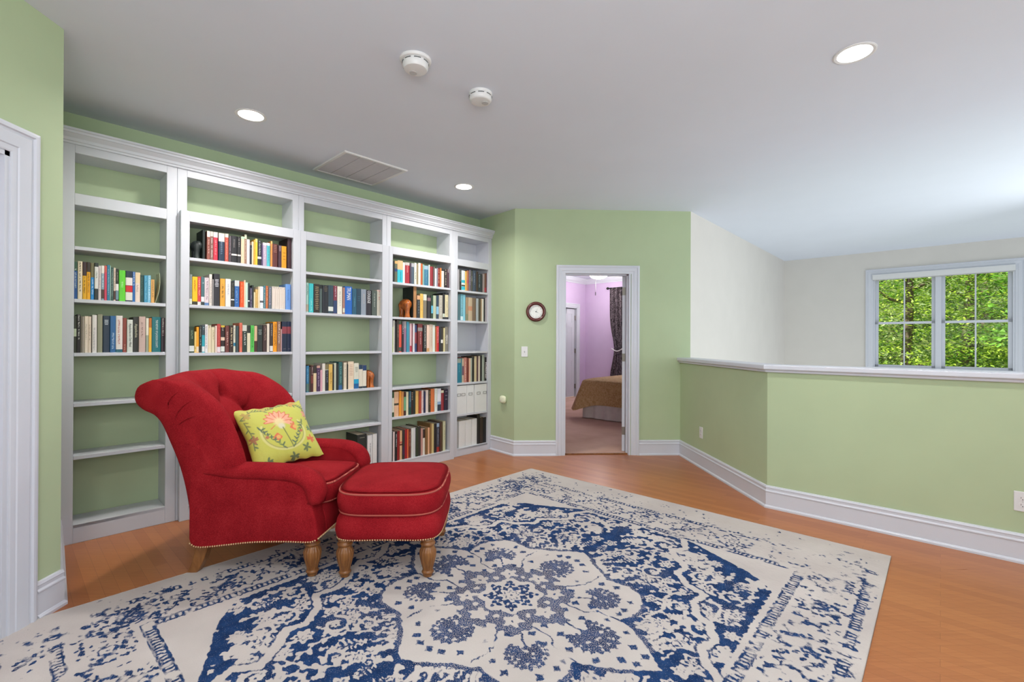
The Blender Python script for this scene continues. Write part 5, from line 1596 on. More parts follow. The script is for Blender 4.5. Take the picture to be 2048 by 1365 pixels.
def spray(pts, mode='cream', w=.006, step=.036, L=.034, W=.009, mot=0.0):
    """stem with paired leaves"""
    line(pts, w, mode, mot); d = 0; sgn = 1
    for (ax, ay), (bx, by) in zip(pts[:-1], pts[1:]):
        seg_ = math.hypot(bx - ax, by - ay); a = math.atan2(by - ay, bx - ax); s = d
        while s < seg_:
            q_ = (ax + (bx - ax) * s / seg_, ay + (by - ay) * s / seg_)
            leaf2(q_[0], q_[1], a + sgn * R2.uniform(.6, 1.1), L * R2.uniform(.7, 1.25), W * R2.uniform(.8, 1.25), mode, mot); sgn = -sgn; s += step * R2.uniform(.7, 1.3)
        d = s - seg_
def arcpts(cx, cy, r, a0, a1, n=18, k=.4):
    return [(cx + r * math.cos(t) * (1 + (k - 1) * i / n), cy + r * math.sin(t) * (1 + (k - 1) * i / n)) for i, t in enumerate(np.linspace(math.radians(a0), math.radians(a1), n))]
def blossom(cx, cy, r, n=6):
    ph = R2.random() * 6
    flower(cx, cy, r, n, .24, ph); flower(cx, cy, r * .60, n, .3, ph, 'blue'); flower(cx, cy, r * .40, n, .25, ph); dot(cx, cy, r * .15, 'blue')
def bigleaf(cx, cy, ang, L, W):
    leaf2(cx, cy, ang, L, W, teeth=7)
    line([(cx + L * .15 * math.cos(ang), cy + L * .15 * math.sin(ang)), (cx + L * .8 * math.cos(ang), cy + L * .8 * math.sin(ang))], .004, 'blue')
    for t in (.3, .45, .6):
        for q_ in (-1, 1): leaf2(cx + L * t * math.cos(ang), cy + L * t * math.sin(ang), ang + q_ * .9, W * .75, .0045, 'blue')

# blue ground with chamfered corners
ground = [(-.1, -.1), (1.215, -.1), (1.215, .42), (1.12, .62), (1.04, .80), (.93, .93), (-.1, .945)]
draw(lambda x, y: poly_sdf(ground, x, y), (0, 1.3, 0, 1.0), 'blue')
QM[:] = np.where(QD > 0, .0 + .42 * np.clip(vnoise(QX * 7, QY * 7, 71) - .05, 0, 1), 0)
MED = [(-.1, -.1), (-.1, .775), (0, .775), (.03, .74), (.075, .685), (.125, .62), (.165, .55), (.185, .50), (.23, .515), (.30, .525), (.375, .505), (.435, .455), (.462, .39), (.458, .31), (.452, .265), (.475, .235), (.515, .16), (.56, .10), (.605, .05), (.63, .0), (.63, -.1)]
# scrolling stems with leaves
for pts in ([(.66, .02), (.72, .10), (.80, .13), (.90, .22), (.96, .35), (.94, .46)], [(.10, .68), (.20, .80), (.33, .84), (.46, .80), (.54, .86)], [(.52, .36), (.62, .48), (.72, .60), (.84, .70), (.96, .74)],
            [(.50, .20), (.60, .22), (.68, .32), (.80, .34), (.92, .30)], [(.28, .57), (.40, .60), (.50, .56), (.62, .60), (.70, .72)], [(.84, .40), (.98, .46), (1.10, .54)], [(.20, .58), (.26, .68), (.38, .72), (.44, .68)],
            [(1.0, .04), (1.10, .14), (1.16, .28), (1.14, .40)], [(.02, .84), (.14, .90), (.30, .92)], [(.66, .84), (.78, .88), (.92, .84)]):
    spray(pts, w=.0055)
for (cx, cy, r, a0, a1) in ((.83, .62, .080, 20, 380), (1.055, .30, .082, 160, 520), (.55, .75, .070, -60, 300), (.36, .78, .060, 90, 430), (.98, .18, .062, 0, 350), (.70, .40, .066, 120, 470), (.24, .89, .045, 0, 330), (1.13, .10, .05, 20, 350), (.72, .80, .05, 180, 500), (.60, .30, .048, 0, 320), (.46, .64, .044, 200, 520), (.93, .58, .05, 60, 400), (.80, .20, .045, 0, 330), (1.05, .50, .045, 0, 330)):
    pts = arcpts(cx, cy, r, a0, a1); line(pts, .0085); flower(cx, cy, r * .28, 6, .25); dot(cx, cy, r * .09, 'blue')
    for i in range(2, 14, 2):
        a = math.atan2(pts[i][1] - cy, pts[i][0] - cx); leaf2(pts[i][0], pts[i][1], a + .5, .028, .008)
for (cx, cy, a, L, W) in ((.66, .20, .4, .15, .036), (.53, .40, .7, .16, .036), (.19, .71, 1.0, .13, .032), (.92, .08, .6, .14, .034), (.58, .62, .1, .13, .030), (.36, .62, 1.2, .12, .028), (.88, .48, .3, .14, .034), (.78, .80, 0, .13, .03), (1.02, .36, 1.2, .12, .03), (.46, .86, .1, .12, .03), (.30, .62, 2.2, .10, .026), (.70, .06, -.2, .12, .03)):
    bigleaf(cx, cy, a, L, W)
for (cx, cy, r) in ((.129, .841, .040), (.285, .636, .036), (.572, .530, .042), (.535, .15, .036), (.74, .14, .036), (.83, .42, .040), (.44, .52, .034), (.58, .86, .038), (.72, .68, .042), (.93, .38, .034), (1.12, .21, .040), (1.05, .42, .038), (.90, .66, .038), (.05, .83, .03), (.66, .50, .028), (.86, .05, .034), (.50, .78, .030), (.95, .86, .034), (1.02, .62, .036), (.62, .40, .03), (1.17, .04, .03), (.40, .90, .03)):
    blossom(cx, cy, r, R2.choice((5, 6, 7, 8)))
for k in range(60):                              # short combed strokes beside the medallion
    t = R2.random()
    bx, by = .66 - .60 * t + R2.uniform(-.02, .03), .06 + .66 * t + R2.uniform(-.04, .06)
    line([(bx, by), (bx + R2.uniform(.02, .07), by + R2.uniform(.01, .05))], .0055)
    dot(bx, by, .010)
for k in range(230):                             # buds and nibbled wear marks
    bx, by = R2.uniform(.05, 1.22), R2.uniform(.03, .95)
    if bx / .62 + by / .78 < 1.02: continue
    flower(bx, by, R2.uniform(.006, .014), R2.choice((3, 4, 5)), .35, R2.random() * 6)
# cartouche line around the medallion field and corner pieces
zig = [(1.215, .36), (1.10, .42), (1.02, .36), (.93, .44), (.86, .52), (.78, .50), (.69, .59), (.65, .70), (.55, .68), (.46, .73), (.42, .80), (.32, .86), (.23, .835), (.16, .88), (.10, .945)]
line(zig, .017); draw(lambda x, y: .004 - np.abs(lsdf(zig, x, y) - .025), (0, 1.25, .3, 1.0), 'blue')
# medallion
draw(lambda x, y: np.minimum(.022 + poly_sdf(MED, x, y), .02), (0, .7, 0, .85), 'blue', .55)
draw(lambda x, y: poly_sdf(MED, x, y), (0, .7, 0, .85))
def palmette(cx, cy, r, ang, dense=.5):
    ca, sa = math.cos(ang), math.sin(ang)
    for k in range(15):                          # fan of jagged leaves
        a = ang + (k - 7) * .33
        leaf2(cx - ca * r * .25, cy - sa * r * .25, a, r * (1.18 - .03 * abs(k - 7)), r * .17, 'blue', dense, teeth=4)
    flower(cx, cy, r * .62, 9, .16, ang * 9, 'blue', dense)
    for k in range(4): dot(cx + R2.uniform(-.4, .4) * r, cy + R2.uniform(-.4, .4) * r, .008)
    for k in range(7): leaf2(cx + R2.uniform(-.6, .6) * r, cy + R2.uniform(-.6, .6) * r, R2.random() * 6, .022, .005)
    line([(cx - ca * r * 1.9, cy - sa * r * 1.9), (cx - ca * r * .6, cy - sa * r * .6)], .0042, 'blue', .2)
palmette(.285, .352, .098, math.atan2(.352, .285)); palmette(.385, .0, .105, 0.0, .5); palmette(.0, .492, .115, PI / 2, .5)
for pts in ([(.122, .221), (.123, .342), (.170, .390), (.180, .51)], [(.19, .15), (.255, .15), (.32, .205), (.36, .215), (.46, .215)]):
    line(pts, .0040, 'blue', .1)
for (cx, cy) in ((.16, .27), (.235, .195), (.08, .362), (.33, .157), (.26, .085), (.215, .47), (.395, .268), (.415, .345), (.07, .40), (.14, .45), (.12, .56), (.05, .63), (.50, .08), (.45, .14), (.26, .475), (.34, .46), (.08, .27), (.52, .03), (.03, .69), (.18, .35)):
    for a in (0, PI / 2, PI / 4, -PI / 4):
        L = .016 if a in (0, PI / 2) else .011
        line([(cx - L * math.cos(a), cy - L * math.sin(a)), (cx + L * math.cos(a), cy + L * math.sin(a))], .0050, 'blue', .25)
# central rosette
def ringf(ro, ri):
    def f(x, y):
        an = np.arctan2(y, x); r = np.hypot(x, y); return np.minimum(ro(an) - r, r - ri(an))
    return f
draw(ringf(lambda a: .286 + .022 * np.cos(8 * a) + .012 * np.cos(24 * a), lambda a: .150 + .012 * np.cos(8 * a)), (0, .34, 0, .34), 'blue', .62)
flower(.292, .0, .040, 5, .2, 0, 'blue', .6); flower(0, .292, .040, 5, .2, 1, 'blue', .6)
for k in range(3):
    a = k * PI / 4; cx, cy = .214 * math.cos(a), .214 * math.sin(a)
    flower(cx, cy, .040, 5, .28, a); dot(cx, cy, .0075, 'blue')
    cx, cy = .106 * math.cos(a), .106 * math.sin(a)
    flower(cx, cy, .024, 3, .42, -3 * a, 'blue', .15); dot(cx * 1.05, cy * 1.05, .0065)
for k in range(2):
    a = PI / 8 + k * PI / 4; dot(.262 * math.cos(a), .262 * math.sin(a), .020); dot(.185 * math.cos(a), .185 * math.sin(a), .014); leaf2(.13 * math.cos(a), .13 * math.sin(a), a, .04, .007, 'blue', .3)
draw(ringf(lambda a: .078 + .010 * np.cos(16 * a), lambda a: .054 + .012 * np.cos(8 * a)), (0, .12, 0, .12), 'blue', .2)
draw(ringf(lambda a: .036 + .007 * np.cos(8 * a), lambda a: .029 + .007 * np.cos(8 * a)), (0, .06, 0, .06), 'blue', .3)
dot(0, 0, .007, 'blue', .3)
# border: guard stripes, teeth, roundels, meandering sprays in blue on the cream ground
RBx, RBy = 1.225, .957
for off, w in ((.012, .0062), (.055, .0030), (.300, .0048), (.335, .0030)):
    line([(0, RBy + off), (RBx + off, RBy + off), (RBx + off, 0)], w, 'blue', .1)
for k in range(70):
    x = k * .024
    if x < RBx: leaf2(x, RBy + .016, PI / 2, .030, .0062, 'blue'); line([(x - .007, RBy + .046), (x + .007, RBy + .046)], .0042, 'blue')
    if x < RBy: leaf2(RBx + .016, x, 0, .030, .0062, 'blue'); line([(RBx + .046, x - .007), (RBx + .046, x + .007)], .0042, 'blue')
    if x < RBx + .3: line([(x, RBy + .306), (x, RBy + .328)], .0055, 'blue')
    if x < RBy + .3: line([(RBx + .306, x), (RBx + .328, x)], .0055, 'blue')
def roundel(cx, cy, s=1.0):
    for rr_, n, l_ in ((.085 * s, 14, .026), (.050 * s, 9, .018)):
        for k in range(n):
            a = 2 * PI * k / n
            leaf2(cx + rr_ * math.cos(a), cy + rr_ * math.sin(a), a + R2.uniform(.9, 1.7), l_, .0072, 'blue', .15)
    draw(lambda x, y: .0042 - np.abs(np.hypot(x - cx, y - cy) - .030 * s), (cx - .04, cx + .04, cy - .04, cy + .04), 'blue', .2); dot(cx, cy, .007, 'blue')
for k in range(5):
    roundel(.18 + k * .37 if k else .0, RBy + .175); roundel(RBx + .175, k * .30)
for k in range(4):
    roundel(.36 * k + .19, RBy + .175, .75)
for (f, n) in ((lambda t: (t, RBy + .175 + .085 * math.sin(t * 17)), 60), (lambda t: (RBx + .175 + .085 * math.sin(t * 17 + 1), t), 50), (lambda t: (t, RBy + .175 - .085 * math.sin(t * 17)), 60)):
    pts = [f(k * .03) for k in range(n)]
    spray(pts, 'blue', .0030, .026, .030, .0070, .15)
for k in range(620):
    if R2.random() < .6: x, y = R2.uniform(0, 1.7), R2.uniform(RBy + .06, RBy + .40)
    else: x, y = R2.uniform(RBx + .06, RBx + .55), R2.uniform(0, 1.3)
    leaf2(x, y, R2.choice((0, PI / 2, .6, -.7)) + R2.uniform(-.3, .3), R2.uniform(.014, .034), R2.uniform(.004, .0085), 'blue', .1)

# sample the mirrored quadrant over the whole rug with woven raggedness and wear
DA = .0054
na, nb = int((RA1 - RA0) / DA), int((RB1 - RB0) / DA)
ga = np.linspace(RA0, RA1, na) - RC[0]; gb = np.linspace(RB0, RB1, nb) - RC[1]
GA, GB = np.meshgrid(ga, gb, indexing='ij')
wa = np.abs(GA + .0042 * vnoise(GA * 60, GB * 34, 1) + .0030 * vnoise(GA * 150, GB * 60, 2))
wb_ = np.abs(GB + .0062 * vnoise(GA * 80, GB * 26, 3) + .0046 * vnoise(GA * 190, GB * 60, 4))
def bil(T_):
    x = np.clip(wa / QR, 0, len(qx) - 2.001); y = np.clip(wb_ / QR, 0, len(qy) - 2.001)
    i = x.astype(int); j = y.astype(int); fx = x - i; fy = y - j
    return T_[i, j] * (1 - fx) * (1 - fy) + T_[i + 1, j] * fx * (1 - fy) + T_[i, j + 1] * (1 - fx) * fy + T_[i + 1, j + 1] * fx * fy
D = bil(QD); MOT = bil(QM)
bord = np.maximum(np.abs(GA) - RBx, np.abs(GB) - RBy)        # >0 in the border
n1 = vnoise(GA * 2.1 + 9, GB * 2.1, 11); n2 = vnoise(GA * 9, GB * 7, 12); n3 = vnoise(GA * 34, GB * 24, 13)
bare = np.clip((GA - 1.35) / .45, 0, 1) * .35 + np.clip((GB - .7) / .6, 0, 1) * np.clip((GA - .7) / .6, 0, 1) * .50 + np.clip((-GA - 1.2) / .4, 0, 1) * .50 + np.clip((np.abs(GB) - 1.27) / .10, 0, 1) * .30
n4 = vnoise(GA * 62, GB * 40, 14)
surv = .16 + .30 * n1 + .34 * n2 + .62 * n3 + .45 * n4 - 1.0 * bare
D = np.where(bord > .004, np.minimum(D, .010 * surv + .001), D)
wear = .0055 * np.clip((np.abs(GA) - .80) / .4, 0, 1) + .004 * np.clip((np.abs(GB) - .70) / .3, 0, 1)
nn = np.clip(.4 + n2 * .7 + n3 * .6, 0, 2)
D = np.where(bord > .004, D, D - wear * nn - .0035 * np.clip(n2 + .5 * n3 - .35, 0, 1) * 2)
edge = np.minimum(np.minimum(GA - ga[0], ga[-1] - GA), np.minimum(GB - gb[0], gb[-1] - GB))
D = np.where(edge < .012, -.05, D)
D = np.clip(D, -.05, .05)

verts = np.zeros((na, nb, 3)); 
verts[..., 0] = (GA + RC[0]) * S2 + (GB + RC[1]) * S2; verts[..., 1] = (GA + RC[0]) * S2 - (GB + RC[1]) * S2
verts[..., 2] = .0095 + .0006 * vnoise(GA * 90, GB * 90, 61)
idx = np.arange(na * nb).reshape(na, nb)
q = np.stack([idx[:-1, :-1], idx[:-1, 1:], idx[1:, 1:], idx[1:, :-1]], -1).reshape(-1, 4)[:, ::-1]
# skirt down to the floor
rim = np.concatenate([idx[0, :], idx[1:, -1], idx[-1, -2::-1], idx[-2:0:-1, 0]])
low_ = verts.reshape(-1, 3)[rim].copy(); low_[:, 2] = .0005
nv = na * nb; k = len(rim)
skq = np.stack([rim, np.arange(nv, nv + k), np.roll(np.arange(nv, nv + k), -1), np.roll(rim, -1)], -1)
allv = np.concatenate([verts.reshape(-1, 3), low_]); allf = np.concatenate([q, skq])
me = bpy.data.meshes.new('area_rug')
me.vertices.add(len(allv)); me.vertices.foreach_set('co', allv.ravel())
me.loops.add(allf.size); me.loops.foreach_set('vertex_index', allf.ravel().astype(np.int32))
me.polygons.add(len(allf)); me.polygons.foreach_set('loop_start', np.arange(0, allf.size, 4, dtype=np.int32)); me.polygons.foreach_set('loop_total', np.full(len(allf), 4, dtype=np.int32))
me.update(calc_edges=True); me.validate()
pc = np.zeros((len(allv), 4)); pc[:, 3] = 1
pc[:nv, 0] = D.ravel() * 10 + .5; pc[:nv, 1] = MOT.ravel()
pc[nv:, 0] = 0.0
att = me.color_attributes.new('Weave', 'FLOAT_COLOR', 'POINT'); att.data.foreach_set('color', pc.ravel())
def rug_mat():
    m = Mat('distressed_rug_weave')
    at = m.n('ShaderNodeAttribute', attribute_name='Weave')
    sp = m.n('ShaderNodeSeparateColor'); m.l(at.outputs['Color'], sp.inputs[0])
    v = m.coords(scale=(1, 1, 1), rot=(0, 0, PI / 4))
    rag = m.noise(m.coords(scale=(1.0, 1.0, 1), rot=(0, 0, PI / 4)), 110, 2, .7)
    spk = m.noise(v, 210, 2, .8)
    d = m.math('ADD', sp.outputs[0], m.math('MULTIPLY', m.math('SUBTRACT', rag, .5), .045))
    fac = m.math('MULTIPLY_ADD', m.math('SUBTRACT', d, .5), 30.0, .5, clamp=True)
    # mottled areas: the cream warp shows through as speckle
    thr = m.math('MULTIPLY_ADD', sp.outputs[1], .200, .325)
    show = m.math('MULTIPLY_ADD', m.math('SUBTRACT', spk, thr), 14.0, .5, clamp=True)
    fac = m.math('MULTIPLY', fac, show)
    tone = m.noise(v, 3.0, 3)
    bl = m.ramp(m.noise(v, 17, 3), [(.3, hexc('162c52')), (.7, hexc('24426f'))])
    cr_ = m.ramp(m.math('MULTIPLY_ADD', tone, .75, m.math('MULTIPLY', spk, .25)), [(.3, hexc('b4aca8')), (.7, hexc('c8c1bc'))])
    m.base(m.mix(fac, cr_, bl)); m.rough(.95)
    m.b.inputs['Specular IOR Level'].default_value = .1
    m.bump(spk, .35, .002)
    return m.m
me.materials.append(rug_mat())
ro = bpy.data.objects.new('area_rug', me); COL.objects.link(ro)
tag(ro, 'large distressed cream and navy medallion rug lying under the ottoman', 'rug')
# ------------------------------------------------------------------ wall and ceiling fittings
# round wall clock on the door wall
t = empty('wall_clock', (.480, DW, 1.586), 0, 'round wall clock with dark mahogany ring and white dial', 'clock')
m = MB(); m.lathe([(.110, 0), (.110, -.012), (.106, -.022), (.096, -.030), (.084, -.026), (.076, -.016), (.074, -.010), (.074, -.002)], 64, axis='y'); m.build('clock_ring', M['clock_wood'], t, smooth=True)
def dial_mat():
    mm = Mat('clock_dial')
    f = mm.noise(mm.coords(), 24, 2)
    mm.base(mm.ramp(f, [(.35, hexc('dfe6df')), (.65, hexc('eef0ea'))])); mm.rough(.4); return mm.m
M['dial'] = dial_mat(); M['ink'] = paint_mat('dial_ink', hexc('7d7a80'), .5, .1, 40, 0); M['rose_ink'] = paint_mat('dial_rose_ink', hexc('c88a90'), .5, .1, 40, 0)
m = MB(); m.lathe([(.076, -.006), (.076, -.0065), (.0005, -.0068)], 48, axis='y'); m.build('dial', M['dial'], t)
m = MB(); m2 = MB()
for k in range(60):
    a = k * PI / 30; r0, r1 = (.062, .068) if k % 5 else (.057, .068)
    ca, sa = math.cos(a), math.sin(a); w = .0006 if k % 5 else .0014
    (m if k % 2 else m2).add([(ca * r0 - sa * w, -.0078, sa * r0 + ca * w), (ca * r1 - sa * w, -.0078, sa * r1 + ca * w), (ca * r1 + sa * w, -.0078, sa * r1 - ca * w), (ca * r0 + sa * w, -.0078, sa * r0 - ca * w)], [(0, 1, 2, 3)])
m.build('dial_scale', M['ink'], t); m2.build('dial_scale', M['rose_ink'], t)
m = MB()
for (a, L, w) in ((math.radians(62), .050, .0016), (math.radians(-20), .036, .0022)):
    ca, sa = math.cos(a), math.sin(a)
    m.add([(-sa * w, -.009, ca * w), (ca * L, -.009, sa * L), (sa * w, -.009, -ca * w), (-ca * .012, -.009, -sa * .012)], [(0, 1, 2, 3)])
m.lathe([(.005, -.008), (.005, -.011), (.0005, -.012)], 16, axis='y'); m.build('hands', M['dark_slot'], t)

# light switch
t = empty('light_switch', (.356, DW, 1.145), 0, 'white single toggle light switch below the round clock', 'light switch')
m = MB(); m.box(-.035, .035, -.006, 0, -.057, .057); bevel(m.build('cover_plate', M['plastic'], t), .003, 2)
m = MB(); m.box(-.005, .005, -.0075, -.006, -.012, .012); m.build('toggle_slot', M['grey_plastic'], t)
m = MB(); m.add([(-.004, -.006, -.004), (.004, -.006, -.004), (.004, -.006, .006), (-.004, -.006, .006), (-.0035, -.016, .004), (.0035, -.016, .004), (.0035, -.015, .009), (-.0035, -.015, .009)], [(0, 1, 2, 3), (7, 6, 5, 4), (0, 4, 5, 1), (1, 5, 6, 2), (2, 6, 7, 3), (3, 7, 4, 0)]); m.build('toggle', M['plastic'], t)

def outlet(name, loc, rz, label):
    t = empty(name, loc, rz, label, 'outlet', 'wall outlets')
    m = MB(); m.box(-.035, .035, -.006, 0, -.057, .057); bevel(m.build('cover_plate', M['plastic'], t), .003, 2)
    for sz in (-1, 1):
        m = MB(); z = sz * .0195
        prof = [(.0165 * math.cos(a), max(-.0135, min(.0135, .0175 * math.sin(a)))) for a in np.linspace(0, 2 * PI, 28, endpoint=False)]
        m.prism(prof, lambda x, y, n: (x, n, z + y), -.008, -.006); r_ = m.build('receptacle', M['plastic'], t)
        m = MB(); m.box(-.0075, -.0055, -.0084, -.008, z - .002, z + .007); m.box(.0055, .0075, -.0084, -.008, z - .002, z + .006); m.lathe([(.0026, -.0084), (.0026, -.008)], 10, (0, 0, z - .0075), 'y')
        m.build('slots', M['dark_slot'], r_)
    m = MB(); m.lathe([(.003, -.007), (.003, -.006)], 10, axis='y'); m.build('screw', M['grey_plastic'], t)
    return t
outlet('wall_outlet', (XH, 4.60, .350), -PI / 2, 'white duplex outlet on the shaded side half wall')
q = ab(AH, .345, .350); outlet('wall_outlet', (q.x, q.y, q.z), -PI / 4, 'large white duplex outlet cut by the right edge of the photo')

# plug-in air freshener on the short corner wall
q = cw + cd * .165
t = empty('plug_in_freshener', (q.x, q.y, .607), math.atan2(cd.y, cd.x) + PI, 'small rounded cream plug-in freshener on the short corner wall', 'air freshener')
m = MB()
def bulb(u, v):
    a = u * 2 * PI; ph = v * PI
    c, s = math.cos(a), math.sin(a); qq = (abs(c) ** 3 + abs(s) ** 3) ** (-1 / 3)
    r = math.sin(ph) ** .55
    return (c * qq * .048 * r, -.024 + .024 * math.cos(ph), s * qq * .042 * r)
m.grid(bulb, 36, 15, closed_u=True)
M['cream_plastic'] = paint_mat('cream_plastic', hexc('e6eacb'), .35, .02, 30, 0)
m.build('shell', M['cream_plastic'], t, smooth=True)
m = MB()
for k in range(4): m.box(-.012, .03, -.0475 + abs(k - 1.5) * .002, -.040, .022 - k * .010, .0235 - k * .010)
m.box(-.040, -.036, -.036, -.03, .002, .010); m.box(-.014, -.008, -.049, -.044, -.026, -.006); m.build('vents', M['grey_plastic'], t)

# smoke detectors
def detector(loc, r, hh, base_r, label, rz):
    t = empty('smoke_detector', loc, rz, label, 'smoke detector', 'ceiling detectors')
    m = MB(); m.lathe([(base_r, 0), (base_r, -.006), (base_r * .96, -.012), (base_r * .88, -.015)], 56); m.build('mount_base', M['plastic'], t, smooth=False)
    m = MB(); m.lathe([(r * .96, -.013), (r, -.018), (r, -hh * .55), (r * .97, -hh * .8), (r * .88, -hh * .97), (r * .80, -hh), (.001, -hh)], 56); auto_smooth(m.build('housing', M['plastic'], t), .7)
    m = MB()
    for a0 in range(0, 360, 45):
        pts = [(r * 1.003 * math.cos(math.radians(a0 + k * 5)), r * 1.003 * math.sin(math.radians(a0 + k * 5)), -.021) for k in range(7)]
        m.tube(pts, .0022, 5)
    m.build('vent_slits', M['dark_slot'], t)
    m = MB(); m.lathe([(r * .30, -hh), (r * .30, -hh - .0025), (r * .22, -hh - .003)], 24, (r * .42, -r * .10, 0)); m.build('test_button', M['grey_plastic'], t)
    return t
detector((-.405, 2.450, ZC), .066, .055, .081, 'larger white smoke detector on the ceiling, nearer of the pair', 2.4)
detector((-.075, 2.765, ZC), .066, .050, .069, 'smaller white smoke detector on the ceiling, farther of the pair', .6)

# recessed ceiling lights
def downlight(loc, label):
    t = empty('recessed_light', loc, 0, label, 'ceiling light', 'lit recessed ceiling lights')
    m = MB(); m.lathe([(.092, 0), (.092, -.003), (.086, -.005), (.074, -.003), (.074, 0)], 48); m.build('trim_ring', M['plastic'], t)
    m = MB(); m.lathe([(.074, -.001), (.074, -.0030), (.001, -.0034)], 48); m.build('lens', M['lamp_face'], t)
    l = bpy.data.lights.new('recessed_lamp', 'AREA'); l.shape = 'DISK'; l.size = .14; l.energy = 15; l.color = (1, .97, .93); l.spread = math.radians(150)
    lo = bpy.data.objects.new('recessed_lamp', l); COL.objects.link(lo); lo.location = (loc[0], loc[1], loc[2] - .012)
downlight((-1.575, 3.106, ZC), 'lit recessed ceiling light above the left end of the bookcase')
downlight((-.273, 4.433, ZC), 'small lit recessed ceiling light beyond the air vent')
downlight((1.826, 2.285, ZC), 'large lit recessed ceiling light at the upper right')

# return-air grille on the ceiling
gc = bk(1.998, -3.688)
t = empty('ceiling_vent', (gc.x, gc.y, ZC), TH, 'white rectangular return-air grille on the ceiling above the bookcase', 'air vent')
m = MB(); W2, H2 = .285, .285
fp = [(0, 0), (0, -.006), (-.004, -.011), (-.022, -.011), (-.030, -.006), (-.030, 0)]
o = sweep([(-W2, -H2), (-W2, H2), (W2, H2), (W2, -H2)], fp, lambda x, y, h: (x, y, h), closed=True).build('grille_frame', M['plastic'], t)
m = MB()
for k in range(38):
    y = -H2 + .032 + k * (2 * H2 - .064) / 37
    m.add([(-W2 + .03, y, -.002), (W2 - .03, y, -.002), (W2 - .03, y + .011, -.009), (-W2 + .03, y + .011, -.009)], [(0, 1, 2, 3)])
for k in (-1, 0, 1): m.box(k * .14 - .002, k * .14 + .002, -H2 + .03, H2 - .03, -.0095, -.002)
m.build('louvers', M['louver'], t, fix=False)
m = MB(); m.box(-W2 + .02, W2 - .02, -H2 + .02, H2 - .02, -.0015, -.0005); m.build('backing', M['grey_plastic'], t)

# window shade head rail
q = ab(9.44, -.028, 2.27)
t = empty('roller_shade', (q.x, q.y, q.z), -PI / 4, 'white shade head rail raised at the top of the window', 'window shade')
m = MB(); m.box(-.783, .783, -.045, .012, 0, .080); bevel(m.build('head_rail', M['plastic'], t), .004, 2)
m = MB(); m.box(-.770, .770, -.030, .006, -.012, .001); m.build('bottom_rail', M['grey_plastic'], t)
m = MB(); m.tube([(-.745, -.035, .0), (-.745, -.035, -.32)], .002, 6); m.build('pull_cord', M['plastic'], t)

# ------------------------------------------------------------------ bedroom seen through the doorway
def quilt_mat():
    mm = Mat('tan_matelasse_coverlet')
    v = mm.coords()
    w = mm.n('ShaderNodeTexVoronoi'); w.inputs['Scale'].default_value = 16; mm.l(v, w.inputs['Vector'])
    n = mm.noise(v, 26, 3, .6, 1.5)
    mm.base(mm.ramp(n, [(.35, hexc('a8824e')), (.65, hexc('c6a478'))])); mm.rough(.8)
    mm.bump(mm.math('ADD', n, w.outputs['Distance']), .6, .012); return mm.m
M['quilt'] = quilt_mat()
M['skirt'] = paint_mat('pale_bed_skirt', hexc('cfc4be'), .85, .05, 12, .1, 60)
bedo = Vector((1.50, 7.655, .008))
t = empty('bed', tuple(bedo), math.radians(-45), 'bed with tan quilted coverlet and pale gathered skirt beyond the doorway', 'bed')
# local x along B (towards the viewer's right), y along A (away)
BWd, BLn = 1.60, 2.0
m = MB()
def skirt(u, v):
    per = u * (BWd + 2 * BLn)
    if per < BLn: x, y = 0, BLn - per
    elif per < BLn + BWd: x, y = per - BLn, 0
    else: x, y = BWd, per - BLn - BWd
    wv = .012 * math.sin(per * 34) * (1 - v * .7) + .008 * math.sin(per * 13 + 1)
    nx, ny = (-1, 0) if per < BLn else ((0, -1) if per < BLn + BWd else (1, 0))
    return (x + nx * (wv + .012 * (1 - v)), y + ny * (wv + .012 * (1 - v)), .012 + v * .33)
m.grid(skirt, 420, 6); m.build('bed_skirt', M['skirt'], t, smooth=True, fix=False)
m = MB()
def cover(u, v):
    per = u * (BWd + 2 * BLn); ov = .035
    if per < BLn: x, y, nx, ny = 0, BLn - per, -1, 0
    elif per < BLn + BWd: x, y, nx, ny = per - BLn, 0, 0, -1
    else: x, y, nx, ny = BWd, per - BLn - BWd, 1, 0
    # corner flare
    dc = min(abs(per - BLn), abs(per - BLn - BWd)); fl = math.exp(-(dc / .16) ** 2)
    zb = .235 - .10 * fl
    if v < .7:
        tt = v / .7; z = zb + (.615 - zb) * tt
        out = ov * (1 - tt * .55) + (.10 * fl + .016 * math.sin(per * 7.0)) * (1 - tt)
        return (x + nx * out - (.06 * fl * (1 - tt) if per < BLn + .3 else 0), y + ny * out - (.05 * fl * (1 - tt)), z)
    tt = (v - .7) / .3
    a = tt * PI / 2
    k = .6 * tt ** 1.2
    cx, cy = BWd / 2, BLn / 2
    out = ov * .45 * math.cos(a)
    x2, y2 = x + nx * out, y + ny * out
    return (x2 + (cx - x2) * k * .55, y2 + (cy - y2) * k * .55, .615 + .055 * math.sin(a) + .0 )
m.grid(cover, 320, 26)
k = len(m.v); ring = list(range(k - 320, k)); m.f.append(tuple(ring)); m.mi.append(0); m.fc.append(None)
m.build('coverlet', M['quilt'], t, smooth=True, fix=False)
m = MB(); m.box(.03, BWd - .03, .03, BLn - .03, .30, .60); m.build('mattress', M['skirt'], t)

